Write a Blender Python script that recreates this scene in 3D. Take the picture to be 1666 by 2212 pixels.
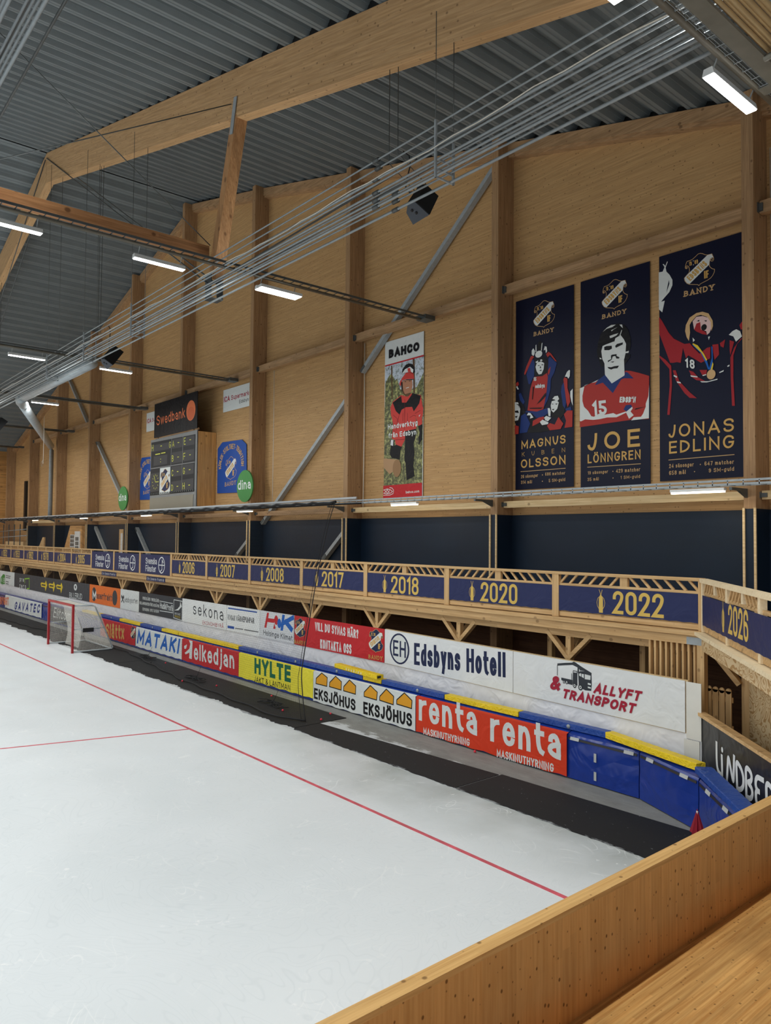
import bpy, bmesh, math, random
from mathutils import Vector, Matrix
random.seed(7)
for o in list(bpy.data.objects): bpy.data.objects.remove(o)
SC = bpy.context.scene
COL = SC.collection

# ------------------------------------------------------------------ camera, world, exposure, lights
EYE = 5.15
def look():
    cd = bpy.data.cameras.new('camera'); co = bpy.data.objects.new('camera', cd); COL.objects.link(co)
    F = Vector((-0.762676, 0.645838, 0.034894)); R = Vector((0.646442, 0.762912, 0.008816)); U = R.cross(F)
    co.matrix_world = Matrix(((R.x, U.x, -F.x, 0), (R.y, U.y, -F.y, 0), (R.z, U.z, -F.z, EYE), (0, 0, 0, 1)))
    cd.sensor_fit = 'HORIZONTAL'; cd.sensor_width = 36.0; cd.lens = 1614.9 / 1666 * 36.0
    cd.clip_start = .05; cd.clip_end = 400
    SC.camera = co
look()
W = bpy.data.worlds.new('hall_air'); SC.world = W; W.use_nodes = True
W.node_tree.nodes['Background'].inputs[0].default_value = (.86, .93, 1.0, 1)
W.node_tree.nodes['Background'].inputs[1].default_value = 0.45
SC.view_settings.view_transform = 'Standard'; SC.view_settings.look = 'None'
SC.view_settings.exposure = 0.08; SC.view_settings.gamma = 1.0; SC.view_settings.use_curve_mapping = False

TRAY_X = (-4.6, -17.78, -30.75, -41.0, -53.6, -66.2)   # six runs of strip lamps along the hall
LAMP_Z = 12.12
LAMP_POWER = 138.0
CEILING_FILL = 34.0      # added upward fill that brightens the ceiling and upper wall
LAMP_DZ = (-.53, 0, 0, 0, 0, 0)
LAMP_Y0 = (10.42, 11.13, 11.4, 11.5, 11.4, 11.4)
def area(name, loc, sx, sy, power, color=(.97, 1.0, .985)):
    l = bpy.data.lights.new(name, 'AREA'); l.shape = 'RECTANGLE'; l.size = sx; l.size_y = sy; l.energy = power; l.color = color
    o = bpy.data.objects.new(name, l); o.location = loc; COL.objects.link(o); return o
for tx, y0, dz in zip(TRAY_X, LAMP_Y0, LAMP_DZ):
    for k in range(19):
        area('lamp_light', (tx - .2, y0 - 3.47 * k, LAMP_Z + dz - .13), .15, 1.28, LAMP_POWER)
        if k % 2 == 0: area('ceiling_fill_light', (tx - .2, y0 - 3.47 * k, LAMP_Z + dz + .3), .1, 1.28, CEILING_FILL).rotation_euler = (math.pi, 0, 0)  # added fill aimed upwards, no fitting of its own
GAL_LAMP_X = (-8.15, -17.9, -28.1, -38.5, -48.3, -58.9)
for gx in GAL_LAMP_X:
    area('gallery_lamp_light', (gx, 15.95, 6.19), 1.15, .09, 9.0, (1, .86, .66))

# ------------------------------------------------------------------ colours and materials
def lin(c):
    c = c / 255.0
    return c / 12.92 if c <= .04045 else ((c + .055) / 1.055) ** 2.4
def rgb(r, g, b): return (lin(r), lin(g), lin(b), 1)
MATS = {}
def base_mat(name):
    m = bpy.data.materials.new(name); m.use_nodes = True; MATS[name] = m
    return m, m.node_tree.nodes, m.node_tree.links, m.node_tree.nodes['Principled BSDF']
def N(nt, typ, **kw):
    n = nt.new(typ)
    for k, v in kw.items(): setattr(n, k, v)
    return n
def math_(nd, lk, op, a, b=None, clamp=False):
    n = nd.new('ShaderNodeMath'); n.operation = op; n.use_clamp = clamp
    for i, v in enumerate((a, b)):
        if v is None: continue
        if isinstance(v, (int, float)): n.inputs[i].default_value = v
        else: lk.new(v, n.inputs[i])
    return n.outputs[0]
def mixc(nd, lk, fac, a, b, blend='MIX'):
    n = nd.new('ShaderNodeMix'); n.data_type = 'RGBA'; n.blend_type = blend
    for i, v in ((0, fac), (6, a), (7, b)):
        if isinstance(v, (int, float)): n.inputs[i].default_value = v
        elif isinstance(v, tuple): n.inputs[i].default_value = v
        else: lk.new(v, n.inputs[i])
    return n.outputs[2]
def plain(name, col, rough=.5, metal=0.0, spec=.5, noise=.06, nscale=3.0, emit=0, bump=0.0, bscale=6.0):
    if name in MATS: return MATS[name]
    m, nd, lk, b = base_mat(name)
    b.inputs['Roughness'].default_value = rough; b.inputs['Metallic'].default_value = metal
    b.inputs['Specular IOR Level'].default_value = spec
    tc = nd.new('ShaderNodeTexCoord')
    if noise > 0:
        nz = nd.new('ShaderNodeTexNoise'); nz.inputs['Scale'].default_value = nscale; nz.inputs['Detail'].default_value = 4
        lk.new(tc.outputs['Object'], nz.inputs['Vector'])
        mr = nd.new('ShaderNodeMapRange'); lk.new(nz.outputs[0], mr.inputs[0])
        mr.inputs[1].default_value = .3; mr.inputs[2].default_value = .7; mr.inputs[3].default_value = 1 - noise; mr.inputs[4].default_value = 1 + noise
        v = nd.new('ShaderNodeVectorMath'); v.operation = 'SCALE'; v.inputs[0].default_value = col[:3]; lk.new(mr.outputs[0], v.inputs['Scale'])
        lk.new(v.outputs[0], b.inputs['Base Color'])
    else: b.inputs['Base Color'].default_value = col
    if bump:
        n2 = nd.new('ShaderNodeTexNoise'); n2.inputs['Scale'].default_value = bscale; n2.inputs['Detail'].default_value = 2; n2.inputs['Distortion'].default_value = 1.2
        lk.new(tc.outputs['Object'], n2.inputs['Vector'])
        bp = nd.new('ShaderNodeBump'); bp.inputs['Strength'].default_value = bump; bp.inputs['Distance'].default_value = .09
        lk.new(n2.outputs[0], bp.inputs['Height']); lk.new(bp.outputs[0], b.inputs['Normal'])
    if emit:
        b.inputs['Emission Color'].default_value = col; b.inputs['Emission Strength'].default_value = emit
    return m
def wood(name, c1, c2, grain='X', lam=.045, knots=.55, kscale=1.6, rough=.6, slope=0.0, lamvar=.16, dirt=0.0, bump=.0):
    if name in MATS: return MATS[name]
    m, nd, lk, b = base_mat(name)
    b.inputs['Roughness'].default_value = rough; b.inputs['Specular IOR Level'].default_value = .3
    tc = nd.new('ShaderNodeTexCoord'); sp = nd.new('ShaderNodeSeparateXYZ'); lk.new(tc.outputs['Object'], sp.inputs[0])
    ax = {'X': 0, 'Y': 1, 'Z': 2}
    g = sp.outputs[ax[grain]]
    o1, o2 = [sp.outputs[i] for i in range(3) if i != ax[grain]]
    cross = math_(nd, lk, 'ADD', o1, o2)
    depth = o1
    if slope: cross = math_(nd, lk, 'ADD', cross, math_(nd, lk, 'MULTIPLY', math_(nd, lk, 'ABSOLUTE', g), slope))
    # streaky fibre
    cb = nd.new('ShaderNodeCombineXYZ')
    lk.new(math_(nd, lk, 'MULTIPLY', g, 1.1), cb.inputs[0]); lk.new(math_(nd, lk, 'MULTIPLY', cross, 26), cb.inputs[1]); lk.new(math_(nd, lk, 'MULTIPLY', depth, 26), cb.inputs[2])
    nz = nd.new('ShaderNodeTexNoise'); nz.inputs['Scale'].default_value = 1.0; nz.inputs['Detail'].default_value = 5; nz.inputs['Roughness'].default_value = .6
    lk.new(cb.outputs[0], nz.inputs['Vector'])
    mr = nd.new('ShaderNodeMapRange'); lk.new(nz.outputs[0], mr.inputs[0]); mr.inputs[1].default_value = .34; mr.inputs[2].default_value = .66
    col = mixc(nd, lk, mr.outputs[0], c1, c2)
    # lamellas of slightly different tone, cut in lengths
    row = math_(nd, lk, 'FLOOR', math_(nd, lk, 'DIVIDE', cross, lam))
    wn = nd.new('ShaderNodeTexWhiteNoise'); wn.noise_dimensions = '1D'; lk.new(row, wn.inputs['W'])
    seg = math_(nd, lk, 'FLOOR', math_(nd, lk, 'ADD', math_(nd, lk, 'MULTIPLY', g, .45), math_(nd, lk, 'MULTIPLY', wn.outputs[0], 9)))
    w2 = nd.new('ShaderNodeTexWhiteNoise'); w2.noise_dimensions = '2D'
    c2n = nd.new('ShaderNodeCombineXYZ'); lk.new(row, c2n.inputs[0]); lk.new(seg, c2n.inputs[1]); lk.new(c2n.outputs[0], w2.inputs['Vector'])
    m2 = nd.new('ShaderNodeMapRange'); lk.new(w2.outputs[0], m2.inputs[0]); m2.inputs[3].default_value = 1 - lamvar; m2.inputs[4].default_value = 1 + lamvar
    vs = nd.new('ShaderNodeVectorMath'); vs.operation = 'SCALE'; lk.new(col, vs.inputs[0]); lk.new(m2.outputs[0], vs.inputs['Scale'])
    col = vs.outputs[0]
    # knots
    if knots > 0:
        kb = nd.new('ShaderNodeCombineXYZ')
        lk.new(math_(nd, lk, 'MULTIPLY', g, .8), kb.inputs[0]); lk.new(cross, kb.inputs[1])
        vo = nd.new('ShaderNodeTexVoronoi'); vo.voronoi_dimensions = '2D'; vo.inputs['Scale'].default_value = kscale; lk.new(kb.outputs[0], vo.inputs['Vector'])
        wc = nd.new('ShaderNodeTexWhiteNoise'); wc.noise_dimensions = '3D'; lk.new(vo.outputs['Color'], wc.inputs['Vector'])
        rad = math_(nd, lk, 'MULTIPLY', wc.outputs[0], .1)
        kf = nd.new('ShaderNodeMapRange'); lk.new(math_(nd, lk, 'SUBTRACT', vo.outputs['Distance'], rad), kf.inputs[0])
        kf.inputs[1].default_value = -.03; kf.inputs[2].default_value = .02; kf.inputs[3].default_value = knots; kf.inputs[4].default_value = 0
        col = mixc(nd, lk, kf.outputs[0], col, (c1[0] * .22, c1[1] * .16, c1[2] * .12, 1))
    if dirt:
        dn = nd.new('ShaderNodeTexNoise'); dn.inputs['Scale'].default_value = 1.3; dn.inputs['Detail'].default_value = 8; lk.new(tc.outputs['Object'], dn.inputs['Vector'])
        df = nd.new('ShaderNodeMapRange'); lk.new(dn.outputs[0], df.inputs[0]); df.inputs[1].default_value = .5; df.inputs[2].default_value = .75; df.inputs[4].default_value = dirt
        col = mixc(nd, lk, df.outputs[0], col, (c1[0] * .35, c1[1] * .33, c1[2] * .33, 1))
    lk.new(col, b.inputs['Base Color'])
    if bump:
        bp = nd.new('ShaderNodeBump'); bp.inputs['Strength'].default_value = bump; bp.inputs['Distance'].default_value = .01
        lk.new(nz.outputs[0], bp.inputs['Height']); lk.new(bp.outputs[0], b.inputs['Normal'])
    return m

M_WALL = wood('wall_boards', rgb(177, 138, 91), rgb(196, 157, 108), 'X', .042, .66, 5.6, lamvar=.08)
M_WALLS = wood('side_boards', rgb(184, 132, 74), rgb(206, 156, 96), 'Y', .12, .4, 1.3)
M_COLUMN = wood('column_glulam', rgb(148, 114, 80), rgb(176, 140, 102), 'Z', .05, .55, 3.2, lamvar=.1, dirt=.15)
M_BEAM = wood('beam_glulam', rgb(180, 142, 98), rgb(204, 166, 122), 'X', .05, .55, 3.6, slope=.26, lamvar=.08)
M_GIRT = wood('girt_wood', rgb(154, 120, 84), rgb(184, 148, 110), 'X', .07, .6, 2.4, lamvar=.1, dirt=.25)
M_STRUT = wood('strut_wood', rgb(158, 114, 74), rgb(186, 142, 98), 'Z', .09, .6, 1.5, dirt=.2)
M_TIE = wood('tie_wood', rgb(146, 100, 64), rgb(174, 126, 84), 'Y', .09, .7, 1.5, dirt=.15)
M_PALE = wood('pale_timber', rgb(206, 176, 128), rgb(228, 202, 158), 'X', .2, .55, 2.2, lamvar=.05)
M_RAIL = wood('rail_timber', rgb(194, 154, 104), rgb(216, 180, 130), 'X', .09, .5, 2.4, lamvar=.08)
M_RAILV = wood('rail_timber_upright', rgb(194, 154, 104), rgb(216, 180, 130), 'Z', .09, .5, 2.4, lamvar=.08)
M_NEWX = wood('fresh_timber', rgb(226, 202, 162), rgb(240, 222, 188), 'X', .2, .3, 2.0, lamvar=.04)
M_PAR = wood('parapet_boards', rgb(206, 152, 88), rgb(222, 172, 108), 'Z', .105, .85, 7.0, rough=.45, lamvar=.06, dirt=.12)
M_PARTOP = wood('parapet_cap', rgb(200, 152, 90), rgb(224, 180, 116), 'Y', .045, .7, 4.6, lamvar=.06)
M_BENCH = wood('bench_boards', rgb(184, 128, 66), rgb(220, 168, 100), 'Y', .04, .6, 9, rough=.42, lamvar=.14, dirt=.35)
M_UNDER = wood('shaded_undercroft_boards', rgb(84, 54, 36), rgb(104, 70, 46), 'X', .12, .3, 2)  # shade below the gallery is put into this darker board colour
M_HUT = wood('hut_boards', rgb(190, 140, 84), rgb(214, 166, 108), 'X', .14, .3, 2)

def ply(name, c1, c2):
    m, nd, lk, b = base_mat(name); b.inputs['Roughness'].default_value = .6
    tc = nd.new('ShaderNodeTexCoord'); mp = nd.new('ShaderNodeMapping'); mp.inputs['Scale'].default_value = (1.0, 1.0, 1.6); lk.new(tc.outputs['Object'], mp.inputs[0])
    n1 = nd.new('ShaderNodeTexNoise'); n1.inputs['Scale'].default_value = 1.25; n1.inputs['Detail'].default_value = 2.5; n1.inputs['Distortion'].default_value = .9; lk.new(mp.outputs[0], n1.inputs['Vector'])
    s = math_(nd, lk, 'SINE', math_(nd, lk, 'MULTIPLY', n1.outputs[0], 95))
    mr = nd.new('ShaderNodeMapRange'); lk.new(s, mr.inputs[0]); mr.inputs[1].default_value = .3; mr.inputs[2].default_value = .7
    lk.new(mixc(nd, lk, mr.outputs[0], c2, c1), b.inputs['Base Color'])
    return m
M_PLY = ply('plywood', rgb(176, 136, 84), rgb(216, 190, 148))

M_STEEL = plain('galvanised_steel', rgb(160, 167, 170), .45, .15, noise=.1, nscale=8)
M_STEELD = plain('dull_steel', rgb(96, 100, 100), .5, .5, noise=.1)
M_DUCT = plain('duct_steel', rgb(178, 186, 190), .4, .15, noise=.1)
M_TRAY = plain('old_tray_steel', rgb(126, 124, 114), .55, .35, noise=.12)
M_DECK = plain('roof_deck_steel', rgb(116, 124, 127), .5, .1, noise=.07, nscale=1.2)
M_NAVYWALL = plain('navy_cladding', rgb(13, 30, 48), .5, spec=.3, noise=.12, nscale=.8)
M_BLACK = plain('black_matt', rgb(20, 20, 22), .5)
M_SPK = plain('speaker_grey', rgb(66, 70, 78), .6)
M_WHITE = plain('white_enamel', rgb(226, 228, 226), .4)
M_LAMP = plain('lamp_diffuser', (1, 1, .98, 1), .4, noise=0, emit=14)
M_LAMPW = plain('warm_diffuser', (1, .86, .64, 1), .4, noise=0, emit=5)
M_ROPE = plain('black_rope', rgb(24, 24, 26), .8)
M_NET = plain('black_net', rgb(30, 31, 33), .8, noise=0)
M_GNET = plain('goal_netting', rgb(226, 222, 212), .8, noise=0)
M_CORD = plain('white_cord', rgb(214, 208, 196), .6)
M_REDP = plain('goal_red_paint', rgb(158, 30, 38), .4)
M_BALL = plain('ball_pink', rgb(232, 52, 74), .5)
M_PADB = plain('pad_blue_vinyl', rgb(24, 54, 142), .22, noise=.06, bump=.6, bscale=1.3)
M_CAPB = plain('cap_blue_vinyl', rgb(22, 68, 150), .4, bump=.3, bscale=9)
M_CAPY = plain('cap_yellow_vinyl', rgb(238, 204, 20), .45, bump=.4, bscale=9)
M_TARP = plain('white_tarpaulin', rgb(236, 236, 238), .5, bump=.8, bscale=1.6, noise=.04)
M_BOARDW = plain('white_board', rgb(224, 222, 214), .5, noise=.04)
M_CONC = plain('wet_concrete', rgb(134, 134, 130), .5, noise=.16, nscale=1.3)
M_VELCRO = plain('grey_tape', rgb(186, 188, 186), .6)
M_GLASS = plain('pane_glass', rgb(70, 84, 90), .1)

# flat print colours
PRINT = dict(navy=(11, 16, 42), tan=(196, 160, 112), gold=(206, 164, 92), white=(218, 222, 220), white2=(206, 210, 208), ink=(20, 20, 24), blue=(26, 50, 110), red=(170, 48, 42),
  red2=(160, 36, 44), tanart=(206, 170, 122), skin=(222, 190, 186), ribbon=(26, 96, 182), yellow=(226, 196, 52), skinb=(176, 124, 96), redb=(200, 66, 60), redd=(120, 36, 40), redc=(192, 40, 46), bark=(96, 72, 50),
  log=(176, 140, 104), logend=(150, 116, 82), dark=(36, 38, 42), beige=(140, 134, 120), lcd=(66, 66, 68), frame=(126, 128, 128), lemon=(222, 222, 92), orange=(226, 122, 78), orange2=(214, 108, 70),
  royal=(34, 78, 158), crimson=(166, 36, 58), green=(74, 140, 76), leafgreen=(64, 142, 60), grey=(120, 122, 124), greyl=(214, 216, 218), lime=(142, 196, 62), charcoal=(54, 58, 64), inkblue=(32, 42, 76),
  inkblue2=(44, 58, 130), vermilion=(214, 62, 34), amber=(226, 160, 44), lemonb=(236, 222, 66), pine=(24, 104, 74), navy2=(40, 47, 88), orangeb=(226, 112, 44), greyp=(62, 66, 72), gilt=(214, 180, 92), whiteb=(228, 230, 230), greenb=(46, 110, 60))
def pm(c):
    if c in ('sky_print', 'forest_print'): return photo_print(c)
    return plain('print_' + c, rgb(*PRINT[c]), .5, spec=.22, noise=.02, nscale=1.5, bump=(.35 if c in ('white', 'whiteb', 'vermilion', 'redc', 'greyp', 'lemonb', 'navy2', 'ink') else 0), bscale=2.2)
def photo_print(c):
    if c in MATS: return MATS[c]
    m, nd, lk, b = base_mat(c); b.inputs['Roughness'].default_value = .5
    tc = nd.new('ShaderNodeTexCoord'); n1 = nd.new('ShaderNodeTexNoise'); n1.inputs['Scale'].default_value = 7; n1.inputs['Detail'].default_value = 8; n1.inputs['Roughness'].default_value = .75; lk.new(tc.outputs['Object'], n1.inputs['Vector'])
    r = nd.new('ShaderNodeValToRGB'); lk.new(n1.outputs[0], r.inputs[0]); e = r.color_ramp.elements
    if c == 'sky_print':
        e[0].position = .38; e[0].color = rgb(96, 108, 96); e[1].position = .52; e[1].color = rgb(196, 206, 218)
    else:
        e[0].position = .36; e[0].color = rgb(34, 40, 36); e[1].position = .66; e[1].color = rgb(200, 200, 128)
        k = e.new(.5); k.color = rgb(98, 100, 60)
    lk.new(r.outputs[0], b.inputs['Base Color']); return m

def ice_mat():
    m, nd, lk, b = base_mat('ice'); b.inputs['Roughness'].default_value = .34; b.inputs['Specular IOR Level'].default_value = .32
    tc = nd.new('ShaderNodeTexCoord'); P = tc.outputs['Object']
    sp = nd.new('ShaderNodeSeparateXYZ'); lk.new(P, sp.inputs[0])
    n1 = nd.new('ShaderNodeTexNoise'); n1.inputs['Scale'].default_value = .35; n1.inputs['Detail'].default_value = 6; lk.new(P, n1.inputs['Vector'])
    f1 = nd.new('ShaderNodeMapRange'); lk.new(n1.outputs[0], f1.inputs[0]); f1.inputs[1].default_value = .3; f1.inputs[2].default_value = .7
    col = mixc(nd, lk, f1.outputs[0], rgb(229, 235, 238), rgb(238, 243, 246))
    # thin grey ice towards the edge mat
    e1 = nd.new('ShaderNodeMapRange'); lk.new(math_(nd, lk, 'ADD', sp.outputs[1], math_(nd, lk, 'MULTIPLY', n1.outputs[0], 3.0)), e1.inputs[0]); e1.inputs[1].default_value = 10.6; e1.inputs[2].default_value = 12.9
    n3 = nd.new('ShaderNodeTexNoise'); n3.inputs['Scale'].default_value = .9; n3.inputs['Detail'].default_value = 6; lk.new(P, n3.inputs['Vector'])
    ef = math_(nd, lk, 'MULTIPLY', e1.outputs[0], math_(nd, lk, 'MULTIPLY', n3.outputs[0], 1.5), True)
    xr = nd.new('ShaderNodeMapRange'); lk.new(sp.outputs[0], xr.inputs[0]); xr.inputs[1].default_value = -24; xr.inputs[2].default_value = -12
    col = mixc(nd, lk, math_(nd, lk, 'MULTIPLY', ef, xr.outputs[0]), col, rgb(162, 168, 164))
    # skate scratches: thin rims of large rings, and straight scrapes
    prev = None
    for i, (sc, ds, th) in enumerate(((.16, 3.5, .014), (.28, 2.5, .018), (.11, 4.5, .010))):
        nn = nd.new('ShaderNodeTexNoise'); nn.inputs['Scale'].default_value = sc; nn.inputs['Detail'].default_value = 1; nn.inputs['Distortion'].default_value = ds
        mp = nd.new('ShaderNodeMapping'); mp.inputs['Location'].default_value = (i * 31, i * 17, 0); mp.inputs['Rotation'].default_value = (0, 0, i * .8); lk.new(P, mp.inputs[0]); lk.new(mp.outputs[0], nn.inputs['Vector'])
        fr = math_(nd, lk, 'ABSOLUTE', math_(nd, lk, 'SUBTRACT', math_(nd, lk, 'FRACT', math_(nd, lk, 'MULTIPLY', nn.outputs[0], 17)), .5))
        a = nd.new('ShaderNodeMapRange'); lk.new(fr, a.inputs[0]); a.inputs[1].default_value = th; a.inputs[2].default_value = th * 2.6; a.inputs[3].default_value = 1; a.inputs[4].default_value = 0
        prev = a.outputs[0] if prev is None else math_(nd, lk, 'MAXIMUM', prev, a.outputs[0])
    n4 = nd.new('ShaderNodeTexNoise'); n4.inputs['Scale'].default_value = 1.3; n4.inputs['Detail'].default_value = 3; lk.new(P, n4.inputs['Vector'])
    pf = nd.new('ShaderNodeMapRange'); lk.new(n4.outputs[0], pf.inputs[0]); pf.inputs[1].default_value = .5; pf.inputs[2].default_value = .72; pf.inputs[4].default_value = .85
    col = mixc(nd, lk, math_(nd, lk, 'MULTIPLY', prev, pf.outputs[0]), col, rgb(248, 251, 252))
    n6 = nd.new('ShaderNodeTexNoise'); n6.inputs['Scale'].default_value = .22; n6.inputs['Detail'].default_value = 2; n6.inputs['Distortion'].default_value = 5; lk.new(P, n6.inputs['Vector'])
    f6 = math_(nd, lk, 'ABSOLUTE', math_(nd, lk, 'SUBTRACT', math_(nd, lk, 'FRACT', math_(nd, lk, 'MULTIPLY', n6.outputs[0], 23)), .5))
    r6 = nd.new('ShaderNodeMapRange'); lk.new(f6, r6.inputs[0]); r6.inputs[1].default_value = .02; r6.inputs[2].default_value = .12; r6.inputs[3].default_value = .26; r6.inputs[4].default_value = 0
    col = mixc(nd, lk, math_(nd, lk, 'MULTIPLY', r6.outputs[0], n3.outputs[0]), col, rgb(198, 207, 212))
    # loose snow crumbs
    n5 = nd.new('ShaderNodeTexNoise'); n5.inputs['Scale'].default_value = 5; n5.inputs['Detail'].default_value = 8; n5.inputs['Roughness'].default_value = .7; lk.new(P, n5.inputs['Vector'])
    sn = nd.new('ShaderNodeMapRange'); lk.new(math_(nd, lk, 'MULTIPLY', n5.outputs[0], math_(nd, lk, 'ADD', n3.outputs[0], .5)), sn.inputs[0]); sn.inputs[1].default_value = .68; sn.inputs[2].default_value = .78
    col = mixc(nd, lk, sn.outputs[0], col, rgb(250, 252, 253))
    lk.new(col, b.inputs['Base Color'])
    lk.new(math_(nd, lk, 'ADD', math_(nd, lk, 'MULTIPLY', n3.outputs[0], .25), .24), b.inputs['Roughness'])
    return m
M_ICE = ice_mat()
def snowy(name, c, edge, width, amount):
    """dark ground with blown snow: dense along y = edge, thinning over width, crumbs elsewhere"""
    m, nd, lk, b = base_mat(name); b.inputs['Roughness'].default_value = .75
    tc = nd.new('ShaderNodeTexCoord'); g = nd.new('ShaderNodeNewGeometry'); P = g.outputs['Position']
    sp = nd.new('ShaderNodeSeparateXYZ'); lk.new(P, sp.inputs[0])
    mp = nd.new('ShaderNodeMapping'); mp.inputs['Scale'].default_value = (1, 2.2, 1); lk.new(P, mp.inputs[0])
    n1 = nd.new('ShaderNodeTexNoise'); n1.inputs['Scale'].default_value = 1.6; n1.inputs['Detail'].default_value = 9; n1.inputs['Roughness'].default_value = .7; lk.new(mp.outputs[0], n1.inputs['Vector'])
    n2 = nd.new('ShaderNodeTexNoise'); n2.inputs['Scale'].default_value = 14; n2.inputs['Detail'].default_value = 5; lk.new(P, n2.inputs['Vector'])
    d = nd.new('ShaderNodeMapRange'); lk.new(sp.outputs[1], d.inputs[0]); d.inputs[1].default_value = edge; d.inputs[2].default_value = edge + width; d.inputs[3].default_value = .5; d.inputs[4].default_value = .0
    s = nd.new('ShaderNodeMapRange'); lk.new(math_(nd, lk, 'ADD', n1.outputs[0], d.outputs[0]), s.inputs[0]); s.inputs[1].default_value = .72; s.inputs[2].default_value = .84; s.inputs[4].default_value = amount
    s2 = nd.new('ShaderNodeMapRange'); lk.new(n2.outputs[0], s2.inputs[0]); s2.inputs[1].default_value = .7; s2.inputs[2].default_value = .76; s2.inputs[4].default_value = amount * .8
    f = math_(nd, lk, 'MAXIMUM', s.outputs[0], s2.outputs[0])
    cv = nd.new('ShaderNodeMapRange'); lk.new(n1.outputs[0], cv.inputs[0]); cv.inputs[1].default_value = .3; cv.inputs[2].default_value = .7; cv.inputs[3].default_value = .8; cv.inputs[4].default_value = 1.2
    v = nd.new('ShaderNodeVectorMath'); v.operation = 'SCALE'; v.inputs[0].default_value = c[:3]; lk.new(cv.outputs[0], v.inputs['Scale'])
    lk.new(mixc(nd, lk, f, v.outputs[0], rgb(214, 218, 220)), b.inputs['Base Color'])
    return m
M_MAT = snowy('rubber_matting', rgb(17, 18, 20), 11.1, .25, .5)
M_CONCS = snowy('concrete_with_snow', rgb(136, 136, 132), 12.2, .7, .8)

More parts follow.
